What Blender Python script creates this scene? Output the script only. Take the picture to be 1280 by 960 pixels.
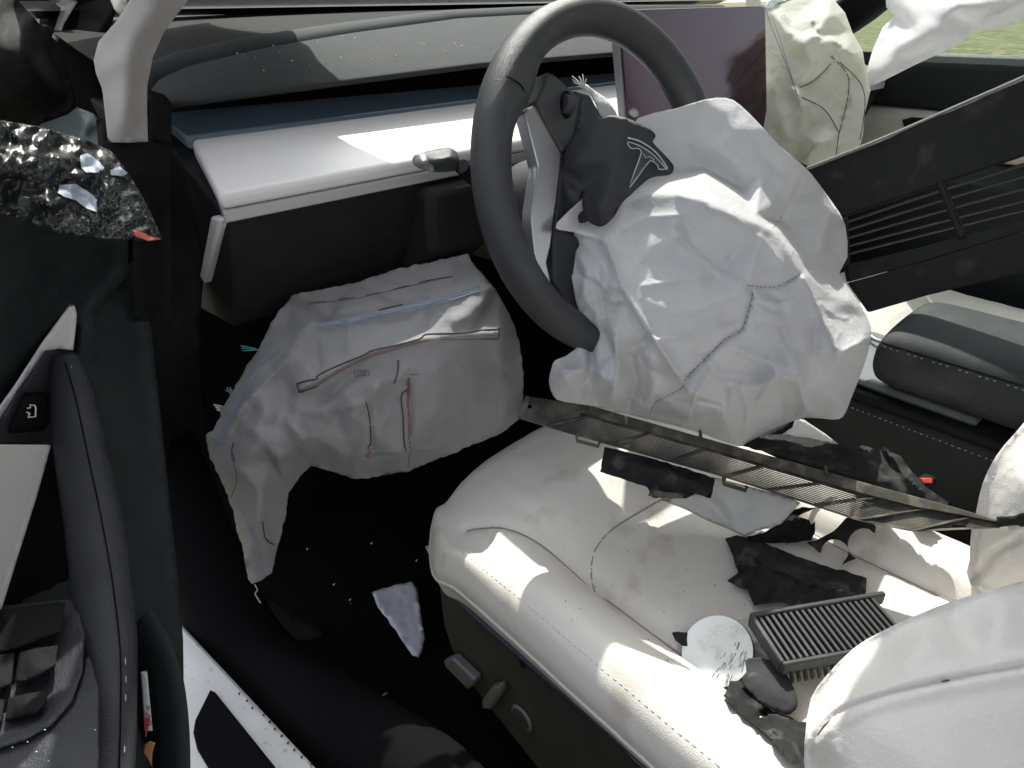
import bpy, bmesh, math, random
import numpy as np
from mathutils import Vector, Matrix, noise
from mathutils.geometry import delaunay_2d_cdt
from mathutils.bvhtree import BVHTree
for o in list(bpy.data.objects): bpy.data.objects.remove(o)
random.seed(3); rng = np.random.default_rng(3)
scn = bpy.context.scene; COL = scn.collection

# ---------------------------------------------------------------- camera
# car frame: origin = steering wheel centre, x to the passenger side, y to the front, z up (metres)
C = np.array([-.572, -.470, .169]); YAW, PITCH, ROLL, F = .726, -.5153, -.0179, 835.5
fw = np.array([math.sin(YAW)*math.cos(PITCH), math.cos(YAW)*math.cos(PITCH), math.sin(PITCH)])
rt = np.array([math.cos(YAW), -math.sin(YAW), 0]); up = np.cross(rt, fw)
cr, sr = math.cos(ROLL), math.sin(ROLL); rt, up = cr*rt+sr*up, -sr*rt+cr*up
cd = bpy.data.cameras.new('camera'); cam = bpy.data.objects.new('camera', cd); COL.objects.link(cam)
cam.matrix_world = Matrix(((rt[0], up[0], -fw[0], C[0]), (rt[1], up[1], -fw[1], C[1]), (rt[2], up[2], -fw[2], C[2]), (0, 0, 0, 1)))
cd.sensor_fit = 'HORIZONTAL'; cd.sensor_width = 36; cd.lens = 36*F/1280; cd.clip_start = .02; cd.clip_end = 3000
scn.camera = cam
# ---------------------------------------------------------------- daylight
SUN_D = Vector((-.42, -.45, -.79)).normalized()            # travel direction of the sunlight
w = bpy.data.worlds.new('World'); scn.world = w; w.use_nodes = True
nt = w.node_tree; sky = nt.nodes.new('ShaderNodeTexSky'); sky.sky_type = 'NISHITA'; sky.sun_disc = False
sky.sun_elevation = math.asin(-SUN_D.z); sky.sun_rotation = math.atan2(-SUN_D.x, -SUN_D.y)
hs = nt.nodes.new('ShaderNodeHueSaturation'); hs.inputs['Saturation'].default_value = .28; nt.links.new(sky.outputs[0], hs.inputs['Color']); nt.links.new(hs.outputs[0], nt.nodes['Background'].inputs[0]); sky.dust_density = 2.5; nt.nodes['Background'].inputs[1].default_value = .15
ld = bpy.data.lights.new('sun', 'SUN'); ld.energy = 2.5; ld.angle = math.radians(.55); ld.color = (1, .95, .86)
sun = bpy.data.objects.new('sun', ld); COL.objects.link(sun); sun.rotation_euler = SUN_D.to_track_quat('-Z', 'Y').to_euler(); sun.location = (0, 2, 3)
vs = scn.view_settings; vs.view_transform = 'Standard'; vs.look = 'None'; vs.gamma = 1; vs.use_curve_mapping = False; vs.exposure = 1.45

# ---------------------------------------------------------------- helpers
def ray(x, y): return fw + rt*((x-640)/F) - up*((y-480)/F)
def at(x, y, ax, v):
    d = ray(x, y); i = 'xyz'.index(ax); return C + d*((v-C[i])/d[i])
def dep(x, y, t): return C + ray(x, y)*t
def crop(ox, oy, s, pts): return [(ox+p[0]/s, oy+p[1]/s)+tuple(p[2:]) for p in pts]
WORLD = {}
def place(o, parent):
    if parent is None:
        me = o.data; n = len(me.vertices); co = np.empty(n*3); me.vertices.foreach_get('co', co); co = co.reshape(-1, 3)
        c = np.array([(co[:, 0].min()+co[:, 0].max())/2, (co[:, 1].min()+co[:, 1].max())/2, co[:, 2].min()])
        me.transform(Matrix.Translation(-Vector(c))); o.location = c; WORLD[o.name] = Vector(c)
    else:
        o.parent = parent; o.location = -WORLD[parent.name]; WORLD[o.name] = Vector((0, 0, 0))
def make(name, verts, faces, mat, parent=None, smooth=True, ang=None):
    me = bpy.data.meshes.new(name); me.from_pydata([tuple(map(float, v)) for v in verts], [], [tuple(map(int, f)) for f in faces])
    bm = bmesh.new(); bm.from_mesh(me); bmesh.ops.recalc_face_normals(bm, faces=bm.faces); bm.to_mesh(me); bm.free()
    me.materials.append(mat)
    if smooth:
        me.polygons.foreach_set('use_smooth', [True]*len(me.polygons))
        if ang: me.set_sharp_from_angle(angle=math.radians(ang))
    o = bpy.data.objects.new(name, me); COL.objects.link(o); place(o, parent); return o
def tag(o, label=None, cat=None, group=None, kind=None):
    if label: o['label'] = label
    if cat: o['category'] = cat
    if group: o['group'] = group
    if kind: o['kind'] = kind
    return o
def thing(name, loc, label, cat, group=None):
    o = bpy.data.objects.new(name, None); COL.objects.link(o); o.location = tuple(map(float, loc)); o.empty_display_size = .02
    WORLD[o.name] = Vector(o.location); return tag(o, label, cat, group)
def cat_rom(P, n, closed=False):
    P = [np.array(p, float) for p in P]; out = []; m = len(P); segs = m if closed else m-1
    for i in range(segs):
        if closed: a, b, c, d = P[i-1], P[i], P[(i+1) % m], P[(i+2) % m]
        else: a, b, c, d = P[max(i-1, 0)], P[i], P[i+1], P[min(i+2, m-1)]
        for k in range(n):
            t = k/n; out.append(.5*(2*b+(c-a)*t+(2*a-5*b+4*c-d)*t*t+(3*b-a-3*c+d)*t**3))
    if not closed: out.append(P[-1])
    return out
def bevel_obj(o, w, seg=2, ang=30):
    m = o.modifiers.new('bevel', 'BEVEL'); m.width = w; m.segments = seg; m.limit_method = 'ANGLE'; m.angle_limit = math.radians(ang)
    o.data.polygons.foreach_set('use_smooth', [True]*len(o.data.polygons)); o.data.set_sharp_from_angle(angle=math.radians(40)); return o
def prism(name, pts, direction, mat, parent=None, bev=.0015, seg=2):
    pts = [np.array(p, float) for p in pts]; n = len(pts); d = np.array(direction, float)
    v = pts+[p+d for p in pts]; f = [tuple(range(n)), tuple(range(2*n-1, n-1, -1))]+[(i, i+n, (i+1) % n+n, (i+1) % n) for i in range(n)]
    o = make(name, v, f, mat, parent, smooth=False)
    return bevel_obj(o, bev, seg) if bev else o
def box(name, lo, hi, mat, parent=None, bev=.003):
    (a, b, c), (d, e, f) = lo, hi
    return prism(name, [(a, b, c), (d, b, c), (d, e, c), (a, e, c)], (0, 0, f-c), mat, parent, bev)
def tube_mesh(path, rad, n=8, caps=True, flat=None):
    P = [Vector(p) for p in path]; V = []; Fc = []; m = len(P); nrm = None
    for i, p in enumerate(P):
        tg = (P[min(i+1, m-1)]-P[max(i-1, 0)]).normalized()
        if nrm is None: nrm = tg.orthogonal().normalized() if flat is None else (Vector(flat)-tg*tg.dot(Vector(flat))).normalized()
        else: nrm = (nrm-tg*tg.dot(nrm)).normalized()
        b = tg.cross(nrm); r = rad[i] if hasattr(rad, '__len__') else rad
        ra, rb = r if hasattr(r, '__len__') else (r, r)
        for k in range(n):
            a = 2*math.pi*k/n; V.append(p+nrm*(ra*math.cos(a))+b*(rb*math.sin(a)))
    for i in range(m-1):
        for k in range(n): Fc.append((i*n+k, i*n+(k+1) % n, (i+1)*n+(k+1) % n, (i+1)*n+k))
    if caps: Fc += [tuple(range(n-1, -1, -1)), tuple(range((m-1)*n, m*n))]
    return V, Fc
def tube(name, path, rad, mat, parent=None, n=8, flat=None): return make(name, *tube_mesh(path, rad, n, True, flat), mat, parent, True, 50)
def merge(parts):
    V, Fc = [], []
    for v, f in parts:
        k = len(V); V += list(v); Fc += [tuple(i+k for i in q) for q in f]
    return V, Fc
def dashes(name, path, mat, parent, on=.005, off=.0025, r=.0006):
    P = [Vector(p) for p in path]; parts = []; acc = 0; cur = None; L = 0; per = on+off; s = 0; seg = []
    for a, b in zip(P[:-1], P[1:]):
        l = (b-a).length; k = max(1, int(l/.0012))
        for j in range(k):
            if (s+l*j/k) % per < on: seg.append(a.lerp(b, j/k))
            else:
                if len(seg) > 2: parts.append(tube_mesh([seg[0], seg[len(seg)//2], seg[-1]], [r*.6, r, r*.6], 5))
                seg = []
        s += l
    v, f = merge(parts); return tag(make(name, v, f, mat, parent), kind='stuff')
def inside(P, q):
    x, y = q[:, 0], q[:, 1]; r = np.zeros(len(q), bool); n = len(P)
    for i in range(n):
        (x1, y1), (x2, y2) = P[i], P[(i+1) % n]
        if y1 == y2: continue
        c = ((y1 > y) != (y2 > y)) & (x < (x2-x1)*(y-y1)/(y2-y1)+x1); r ^= c
    return r
def pdist(q, line, closed=False):
    L = np.array(line, float)[:, :2]; d = np.full(len(q), 1e9); sd = np.zeros(len(q))
    if closed: L = np.vstack([L, L[:1]])
    for a, b in zip(L[:-1], L[1:]):
        ab = b-a; t = np.clip(((q-a)@ab)/max(ab@ab, 1e-9), 0, 1); pr = a+t[:, None]*ab; e = q-pr; dd = np.hypot(e[:, 0], e[:, 1])
        cx = ab[0]*(q[:, 1]-a[1])-ab[1]*(q[:, 0]-a[0]); m = dd < d; d[m] = dd[m]; sd[m] = np.sign(cx[m])
    return d, sd
class Relief:
    """A cloth- or shell-like body: outline and inner points each carry a distance; front and back skins with real thickness."""
    def __init__(s, outline, ctrl=(), step=6, smooth=2, curved=0, folds=(), namp=0, nscale=.02, rough_edge=0):
        O = [np.array(p[:3], float) for p in outline]
        if curved: O = cat_rom(O, curved, True)
        allp = [tuple(p) for p in O]+[tuple(p) for p in ctrl]
        co = [Vector(p[:2]) for p in allp]; n = len(O)
        vv, ee, ff, ov, oe, of = delaunay_2d_cdt(co, [(i, (i+1) % n) for i in range(n)], [], 1, 1e-4)
        tv = np.array([np.mean([allp[k][2] for k in (ov[i] or [0])]) for i in range(len(vv))]); cv = np.array([(v.x, v.y) for v in vv])
        for i in range(len(vv)):
            if not ov[i]: tv[i] = allp[int(np.argmin([(v[0]-cv[i, 0])**2+(v[1]-cv[i, 1])**2 for v in allp]))][2]
        # fine sampling
        B = []
        for a, b in zip(O, O[1:]+O[:1]):
            k = max(1, int(np.hypot(*(b-a)[:2])/step))
            B += [a+(b-a)*j/k for j in range(k)]
        B = np.array(B)[:, :2]
        if rough_edge:
            for i in range(len(B)): B[i] += np.array([noise.noise((B[i][0]*.13, B[i][1]*.13, 1)), noise.noise((B[i][0]*.13, B[i][1]*.13, 9))])*rough_edge
        lo, hi = B.min(0), B.max(0); gx, gy = np.meshgrid(np.arange(lo[0], hi[0], step), np.arange(lo[1], hi[1], step*.87))
        gx = gx+np.where(np.arange(gx.shape[0]) % 2, step/2, 0)[:, None]; G = np.stack([gx.ravel(), gy.ravel()], 1)
        G += rng.uniform(-.15, .15, G.shape)*step
        G = G[inside(B, G)]; d, _ = pdist(G, B, True); G = G[d > step*.55]
        Q = np.vstack([B, G]); nb = len(B)
        vv2, e2, f2, ov2, _, _ = delaunay_2d_cdt([Vector(q) for q in Q], [(i, (i+1) % nb) for i in range(nb)], [], 1, 1e-4)
        X = np.array([(v.x, v.y) for v in vv2]); T = np.full(len(X), np.nan)
        for tri in ff:
            a, b, c = cv[tri[0]], cv[tri[1]], cv[tri[2]]; den = (b[1]-c[1])*(a[0]-c[0])+(c[0]-b[0])*(a[1]-c[1])
            if abs(den) < 1e-9: continue
            l1 = ((b[1]-c[1])*(X[:, 0]-c[0])+(c[0]-b[0])*(X[:, 1]-c[1]))/den; l2 = ((c[1]-a[1])*(X[:, 0]-c[0])+(a[0]-c[0])*(X[:, 1]-c[1]))/den; l3 = 1-l1-l2
            m = (l1 > -1e-4) & (l2 > -1e-4) & (l3 > -1e-4); T[m] = (l1*tv[tri[0]]+l2*tv[tri[1]]+l3*tv[tri[2]])[m]
        for i in np.where(np.isnan(T))[0]: T[i] = tv[np.argmin(((cv-X[i])**2).sum(1))]
        E = set()
        for f in f2:
            for i in range(len(f)): a, b = f[i], f[(i+1) % len(f)]; E.add((min(a, b), max(a, b)))
        E = np.array(list(E)); deg = np.bincount(E.ravel(), minlength=len(X)).clip(1)
        for _ in range(smooth):
            acc = np.bincount(E[:, 0], T[E[:, 1]], len(X))+np.bincount(E[:, 1], T[E[:, 0]], len(X)); T = .5*T+.5*acc/deg
        ed, _ = pdist(X, B, True)
        for line, amp, wd, kind in folds:
            d, sd = pdist(X, line)
            L = np.array(line, float)[:, :2]; ends = np.minimum(np.hypot(*(X-L[0]).T), np.hypot(*(X-L[-1]).T)); fade = np.clip(ends/(wd*1.5), 0, 1)*.8+.2
            if kind == 'r': T -= amp*np.exp(-d/wd)*fade
            elif kind == 'g': T -= amp*np.exp(-(d/wd)**2)*fade
            elif kind == 's': T -= amp*np.exp(-d/wd)*sd*fade
        if namp:
            k = nscale; T += namp*np.array([noise.noise((x*k, y*k, 3.1))+.5*noise.noise((x*k*2.3+5, y*k*2.3, 7.7)) for x, y in X])
        s.X, s.T, s.F, s.ed, s.nb = X, T, [tuple(f) for f in f2], ed, nb
        s.P = np.array([dep(x, y, t) for (x, y), t in zip(X, T)])
        s.tree = BVHTree.FromPolygons([Vector(p) for p in s.P], s.F)
    def build(s, name, mat, parent=None, thick=.004, edge=14, sharp=None):
        cnt = {}
        for f in s.F:
            for i in range(len(f)): k = (f[i], f[(i+1) % len(f)]); cnt[(min(k), max(k))] = cnt.get((min(k), max(k)), 0)+1
        bd = {i for e, c in cnt.items() if c == 1 for i in e}
        n = len(s.X); th = thick*np.sqrt(np.clip(s.ed/edge, 0, 1)); V = list(s.P); idx = list(range(n))
        for i in range(n):
            if i not in bd: idx[i] = len(V); V.append(dep(s.X[i, 0], s.X[i, 1], s.T[i]+max(th[i], thick*.15)))
        Fc = s.F+[tuple(idx[i] for i in reversed(f)) for f in s.F]
        return make(name, V, Fc, mat, parent, True, sharp)
    def on(s, x, y, off=.0012):
        d = ray(x, y); dn = Vector(d).normalized(); h = s.tree.ray_cast(Vector(C), dn)
        if h[0] is None: h = s.tree.find_nearest(Vector(dep(x, y, .7)))
        return h[0]-dn*off
    def line(s, pts, off=.0012, n=6): return [s.on(p[0], p[1], off) for p in cat_rom([p[:2] for p in pts], n)]

def smooth_grid(ctrl, nu, nv):
    A = [cat_rom(row, nu) for row in ctrl]; A = list(map(list, zip(*A))); A = [cat_rom(c, nv) for c in A]
    return np.array(list(map(list, zip(*A))))
def grid_faces(a, b, off=0): return [(off+i*b+j, off+i*b+j+1, off+(i+1)*b+j+1, off+(i+1)*b+j) for i in range(a-1) for j in range(b-1)]

# ---------------------------------------------------------------- materials
def mat(name, col, rough=.5, metal=0, spec=.5, var=0, vs=25, col2=None, bump=0, bs=500, kind='noise', transl=0, coat=0, rvar=0, dirt=None, tcol=None, crumple=0):
    m = bpy.data.materials.new(name); m.use_nodes = True; t = m.node_tree; N, L = t.nodes, t.links; b = N['Principled BSDF']
    b.inputs['Roughness'].default_value = rough; b.inputs['Metallic'].default_value = metal; b.inputs['Specular IOR Level'].default_value = spec
    b.inputs['Coat Weight'].default_value = coat; b.inputs['Coat Roughness'].default_value = .08
    tc = N.new('ShaderNodeNewGeometry'); col = tuple(col)+(1,); b.inputs['Base Color'].default_value = col
    def nz(scale, detail=5, ty='ShaderNodeTexNoise'):
        x = N.new(ty); x.inputs['Scale'].default_value = scale; L.new(tc.outputs['Position'], x.inputs['Vector'])
        if ty == 'ShaderNodeTexNoise': x.inputs['Detail'].default_value = detail
        return x
    src = None
    if var or col2:
        x = nz(vs); r = N.new('ShaderNodeValToRGB'); r.color_ramp.elements[0].position = .35; r.color_ramp.elements[1].position = .68
        c2 = tuple(col2)+(1,) if col2 else tuple(c*(1-var) for c in col[:3])+(1,)
        r.color_ramp.elements[0].color = c2; r.color_ramp.elements[1].color = col; L.new(x.outputs[0], r.inputs[0]); src = r.outputs[0]; L.new(src, b.inputs['Base Color'])
    if dirt:                                                    # dirt = (colour, scale, threshold, amount)
        dc, ds, dt, da = dirt; x = nz(ds, 8); r = N.new('ShaderNodeMapRange'); r.inputs['From Min'].default_value = dt; r.inputs['From Max'].default_value = dt+.16; r.inputs['To Max'].default_value = da
        L.new(x.outputs[0], r.inputs['Value']); mx = N.new('ShaderNodeMix'); mx.data_type = 'RGBA'; L.new(r.outputs[0], mx.inputs[0])
        if src: L.new(src, mx.inputs[6])
        else: mx.inputs[6].default_value = col
        mx.inputs[7].default_value = tuple(dc)+(1,); src = mx.outputs[2]; L.new(src, b.inputs['Base Color'])
    if rvar:
        x = nz(vs*2.3); r = N.new('ShaderNodeMapRange'); r.inputs['To Min'].default_value = max(.02, rough-rvar); r.inputs['To Max'].default_value = rough+rvar
        L.new(x.outputs[0], r.inputs['Value']); L.new(r.outputs[0], b.inputs['Roughness'])
    if bump:
        if kind == 'voronoi': x = nz(bs, ty='ShaderNodeTexVoronoi'); out = x.outputs['Distance']
        elif kind == 'weave':
            x = N.new('ShaderNodeTexWave'); x.inputs['Scale'].default_value = bs; x.bands_direction = 'DIAGONAL'; x.inputs['Distortion'].default_value = 1.2; x.inputs['Detail Scale'].default_value = .6
            L.new(tc.outputs['Position'], x.inputs['Vector']); out = x.outputs['Fac']
        else: x = nz(bs, 3); out = x.outputs[0]
        bp = N.new('ShaderNodeBump'); bp.inputs['Strength'].default_value = bump; bp.inputs['Distance'].default_value = .001; L.new(out, bp.inputs['Height']); L.new(bp.outputs[0], b.inputs['Normal'])
        if crumple:                                             # fine cloth wrinkles
            x2 = nz(55, 4); x2.inputs['Distortion'].default_value = 1.4; ab = N.new('ShaderNodeMath'); ab.operation = 'SUBTRACT'; ab.inputs[1].default_value = .5; L.new(x2.outputs[0], ab.inputs[0]); a2 = N.new('ShaderNodeMath'); a2.operation = 'ABSOLUTE'; L.new(ab.outputs[0], a2.inputs[0])
            b2 = N.new('ShaderNodeBump'); b2.inputs['Strength'].default_value = crumple; b2.inputs['Distance'].default_value = .006; L.new(a2.outputs[0], b2.inputs['Height']); L.new(b2.outputs[0], bp.inputs['Normal'])
    if transl:
        tr = N.new('ShaderNodeBsdfTranslucent'); tr.inputs[0].default_value = tuple(tcol or col[:3])+(1,)
        if src and not tcol: L.new(src, tr.inputs[0])
        mx = N.new('ShaderNodeMixShader'); mx.inputs[0].default_value = transl; L.new(b.outputs[0], mx.inputs[1]); L.new(tr.outputs[0], mx.inputs[2]); L.new(mx.outputs[0], N['Material Output'].inputs[0])
    return m
def glass(name, tint, rough=.02, refl=1.0):
    m = bpy.data.materials.new(name); m.use_nodes = True; t = m.node_tree; N, L = t.nodes, t.links
    N.remove(N['Principled BSDF']); tr = N.new('ShaderNodeBsdfTransparent'); tr.inputs[0].default_value = tuple(tint)+(1,)
    g = N.new('ShaderNodeBsdfGlossy'); g.inputs['Roughness'].default_value = rough; fr = N.new('ShaderNodeFresnel'); fr.inputs[0].default_value = 1.45
    mx = N.new('ShaderNodeMixShader'); L.new(fr.outputs[0], mx.inputs[0]); L.new(tr.outputs[0], mx.inputs[1]); L.new(g.outputs[0], mx.inputs[2]); L.new(mx.outputs[0], N['Material Output'].inputs[0])
    return m
M = {}
M['leather'] = mat('white_leather', (.78, .74, .69), .45, var=.06, vs=9, bump=.22, bs=900, kind='voronoi', dirt=((.44, .35, .27), 24, .56, .5), rvar=.08)
M['leather_clean'] = mat('white_leather_clean', (.78, .745, .70), .45, var=.05, vs=9, bump=.22, bs=900, kind='voronoi', rvar=.08)
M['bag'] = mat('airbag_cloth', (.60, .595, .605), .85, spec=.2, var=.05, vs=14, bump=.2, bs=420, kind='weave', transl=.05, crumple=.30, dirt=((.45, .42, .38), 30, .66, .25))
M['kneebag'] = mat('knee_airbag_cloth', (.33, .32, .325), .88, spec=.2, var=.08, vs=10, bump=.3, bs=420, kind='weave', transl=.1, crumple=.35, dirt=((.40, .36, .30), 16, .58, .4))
M['cream'] = mat('cream_airbag_cloth', (.86, .855, .80), .8, spec=.2, var=.06, vs=18, bump=.3, bs=420, kind='weave', transl=.4, crumple=.5, tcol=(.80, .78, .66))
M['curtain'] = mat('curtain_cloth', (.85, .84, .85), .85, spec=.2, bump=.2, bs=420, kind='weave', transl=.45)
M['dash_pad'] = mat('dash_soft_grey', (.034, .037, .040), .8, spec=.18, var=.1, vs=40, bump=.3, bs=1400, rvar=.06)
M['dash_band'] = mat('dash_band_dark', (.022, .028, .032), .75, spec=.2, bump=.25, bs=1400)
M['dash_strip'] = mat('dash_strip_blue', (.075, .105, .145), .5, bump=.15, bs=1200)
M['white_trim'] = mat('white_trim', (.74, .71, .70), .38, var=.03, vs=20, dirt=((.5, .45, .4), 60, .68, .25))
M['trim_edge'] = mat('trim_edge', (.45, .44, .42), .4)
M['black'] = mat('black_plastic', (.008, .008, .009), .7, spec=.16, var=.3, vs=60, bump=.35, bs=1300, dirt=((.03, .03, .028), 45, .62, .3))
M['panel'] = mat('lower_dash_plastic', (.019, .019, .0195), .7, spec=.2, var=.25, vs=50, bump=.4, bs=1100, dirt=((.022, .021, .02), 40, .62, .35))
M['door_dark'] = mat('door_soft_black', (.014, .019, .021), .6, spec=.35, var=.25, vs=40, bump=.35, bs=1200, rvar=.08)
M['door_leather'] = mat('door_leather', (.036, .037, .043), .5, spec=.3, var=.2, vs=40, bump=.35, bs=1000, kind='voronoi', rvar=.06)
M['void'] = mat('deep_black', (.006, .006, .007), .9, spec=.08, bump=.2, bs=800)
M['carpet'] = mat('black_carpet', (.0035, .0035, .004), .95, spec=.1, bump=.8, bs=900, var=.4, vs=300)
M['wheel'] = mat('wheel_leather', (.042, .043, .047), .48, var=.2, vs=50, bump=.4, bs=1100, kind='voronoi', rvar=.08, dirt=((.09, .09, .09), 55, .63, .35))
M['hub'] = mat('hub_cover', (.022, .023, .027), .6, var=.2, vs=60, bump=.3, bs=1500)
M['silver'] = mat('silver_bezel', (.42, .42, .44), .33, metal=.75)
M['chrome'] = mat('emblem_chrome', (.42, .44, .46), .45, metal=.3)
M['emblem'] = mat('emblem_face', (.03, .034, .038), .35)
M['shroud'] = mat('column_plastic', (.06, .06, .062), .55, bump=.4, bs=900, var=.2, vs=40)
M['pillar'] = mat('pillar_cloth', (.36, .34, .335), .9, spec=.2, var=.08, vs=60, bump=.4, bs=900)
M['frit'] = mat('glass_frit', (.006, .006, .007), .3)
M['screen'] = mat('screen_glass', (.020, .010, .016), .12, spec=.6)
M['screen'].node_tree.nodes['Principled BSDF'].inputs['Specular Tint'].default_value = (1.0, .5, .72, 1)
M['screen_case'] = mat('screen_case', (.20, .20, .21), .4, metal=.4)
M['armrest'] = mat('armrest_leather', (.03, .034, .036), .6, spec=.25, var=.2, vs=40, bump=.35, bs=900, kind='voronoi', dirt=((.07, .07, .066), 18, .52, .5), rvar=.06)
M['console'] = mat('console_grey', (.018, .019, .02), .6, spec=.2, var=.2, vs=30, bump=.2, bs=900)
M['grey_lid'] = mat('console_lid', (.16, .175, .18), .4, var=.1, vs=30)
M['thread'] = mat('grey_thread', (.33, .35, .37), .8)
M['thread_white'] = mat('white_thread', (.62, .59, .56), .8)
M['thread_dark'] = mat('dark_thread', (.05, .05, .055), .8)
M['thread_red'] = mat('red_thread', (.24, .075, .07), .8)
M['thread_blue'] = mat('blue_thread', (.25, .32, .46), .8)
M['thread_green'] = mat('green_thread', (.05, .28, .25), .8)
M['dusty'] = mat('dusty_black_plastic', (.05, .047, .042), .7, var=.3, vs=60, bump=.4, bs=500, dirt=((.20, .17, .13), 34, .48, .7))
M['dusty_light'] = mat('dusty_flange', (.085, .078, .066), .8, spec=.2, var=.35, vs=70, bump=.5, bs=500, dirt=((.19, .165, .125), 60, .5, .7))
M['charcoal'] = mat('charcoal_plastic', (.024, .024, .025), .72, spec=.2, var=.3, vs=50, bump=.5, bs=350, dirt=((.12, .117, .11), 48, .54, .55))
M['grille'] = mat('grille_plastic', (.018, .019, .017), .65, spec=.2, var=.2, vs=60, bump=.25, bs=900, dirt=((.10, .10, .085), 22, .6, .4))
M['rib'] = mat('ribbed_plastic', (.045, .045, .047), .4, spec=.4, var=.2, vs=50, dirt=((.2, .195, .18), 50, .6, .4))
M['mirror'] = mat('scratched_mirror', (.82, .83, .81), .3, metal=.6, bump=.06, bs=160, rvar=.12, dirt=((.6, .58, .52), 60, .55, .8))
M['grey_plate'] = mat('grey_plate', (.05, .05, .054), .8, spec=.15, var=.2, vs=40, bump=.2, bs=300, dirt=((.25, .24, .22), 60, .62, .5))
M['paper'] = mat('paper_scrap', (.66, .66, .74), .9, spec=.1, var=.05, vs=40)
M['sheet'] = mat('pale_sheet', (.74, .76, .745), .7, spec=.3, var=.05, vs=20, transl=.2)
M['valance'] = mat('seat_side_plastic', (.046, .043, .039), .55, spec=.3, var=.2, vs=30, bump=.3, bs=900)
M['piping'] = mat('blue_piping', (.035, .045, .075), .5)
M['switch'] = mat('switch_metal', (.20, .20, .20), .38, metal=.3)
M['sill_white'] = mat('sill_white_paint', (.70, .70, .70), .3, coat=.4, dirt=((.25, .22, .18), 110, .62, .7))
M['red'] = mat('red_plastic', (.65, .05, .03), .4)
M['orange'] = mat('orange_card', (.62, .27, .10), .7)
M['print_red'] = mat('red_print', (.62, .05, .05), .7)
M['print_grey'] = mat('grey_print', (.10, .10, .11), .8)
M['icon'] = mat('icon_white', (.75, .77, .78), .6)
M['headliner'] = mat('headliner', (.33, .32, .31), .9)
M['body'] = mat('car_paint', (.55, .56, .58), .25, coat=.8)
M['crack'] = mat('crumbs', (.8, .8, .78), .4)
M['glass'] = glass('window_glass', (.72, .86, .82))
M['glass_ws'] = glass('windscreen_glass', (.88, .93, .92))
# shattered laminated glass: dark mirror-like film crazed with white cracks
def shatter():
    m = bpy.data.materials.new('shattered_glass'); m.use_nodes = True; t = m.node_tree; N, L = t.nodes, t.links; b = N['Principled BSDF']; g = N.new('ShaderNodeNewGeometry')
    v = N.new('ShaderNodeTexVoronoi'); v.feature = 'DISTANCE_TO_EDGE'; v.inputs['Scale'].default_value = 330; L.new(g.outputs['Position'], v.inputs['Vector'])
    n = N.new('ShaderNodeTexNoise'); n.inputs['Scale'].default_value = 420; n.inputs['Detail'].default_value = 4; L.new(g.outputs['Position'], n.inputs['Vector'])
    n2 = N.new('ShaderNodeTexNoise'); n2.inputs['Scale'].default_value = 22; n2.inputs['Detail'].default_value = 3; L.new(g.outputs['Position'], n2.inputs['Vector'])
    a = N.new('ShaderNodeMath'); a.operation = 'LESS_THAN'; a.inputs[1].default_value = .012; L.new(v.outputs['Distance'], a.inputs[0])
    c = N.new('ShaderNodeMapRange'); c.inputs['From Min'].default_value = .63; c.inputs['From Max'].default_value = .75; L.new(n.outputs[0], c.inputs['Value'])
    d = N.new('ShaderNodeMapRange'); d.inputs['From Min'].default_value = .46; d.inputs['From Max'].default_value = .62; L.new(n2.outputs[0], d.inputs['Value'])
    e = N.new('ShaderNodeMath'); e.operation = 'MULTIPLY'; L.new(a.outputs[0], e.inputs[0]); L.new(d.outputs[0], e.inputs[1])
    h = N.new('ShaderNodeMath'); h.operation = 'MAXIMUM'; L.new(e.outputs[0], h.inputs[0]); L.new(c.outputs[0], h.inputs[1])
    mx = N.new('ShaderNodeMix'); mx.data_type = 'RGBA'; mx.inputs[6].default_value = (.012, .014, .014, 1); mx.inputs[7].default_value = (.45, .45, .42, 1); L.new(h.outputs[0], mx.inputs[0]); L.new(mx.outputs[2], b.inputs['Base Color'])
    b.inputs['Roughness'].default_value = .3; b.inputs['Specular IOR Level'].default_value = .35
    bp = N.new('ShaderNodeBump'); bp.inputs['Strength'].default_value = .15; bp.inputs['Distance'].default_value = .002; L.new(n2.outputs[0], bp.inputs['Height']); L.new(bp.outputs[0], b.inputs['Normal']); return m
M['shatter'] = shatter()
def grass_mat():
    m = mat('grass', (.085, .085, .036), .95, spec=.1, vs=1.1, col2=(.19, .165, .085), bump=1, bs=8, dirt=((.035, .048, .014), 4, .47, .85)); return m
M['grass'] = grass_mat()

# ================================================================ SETTING
def sheet(name, pts, m, parent=None): return make(name, pts, [tuple(range(len(pts)))], m, parent, False)
tag(sheet('ground', [(-900, -900, -1.0), (900, -900, -1.0), (900, 900, -1.0), (-900, 900, -1.0)], M['grass']), kind='structure')
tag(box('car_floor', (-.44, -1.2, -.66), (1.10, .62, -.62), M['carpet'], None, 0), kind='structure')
tag(sheet('firewall', [(-.44, .46, -.62), (1.10, .46, -.62), (1.10, .60, .05), (-.44, .60, .05)], M['carpet']), kind='structure')
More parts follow.
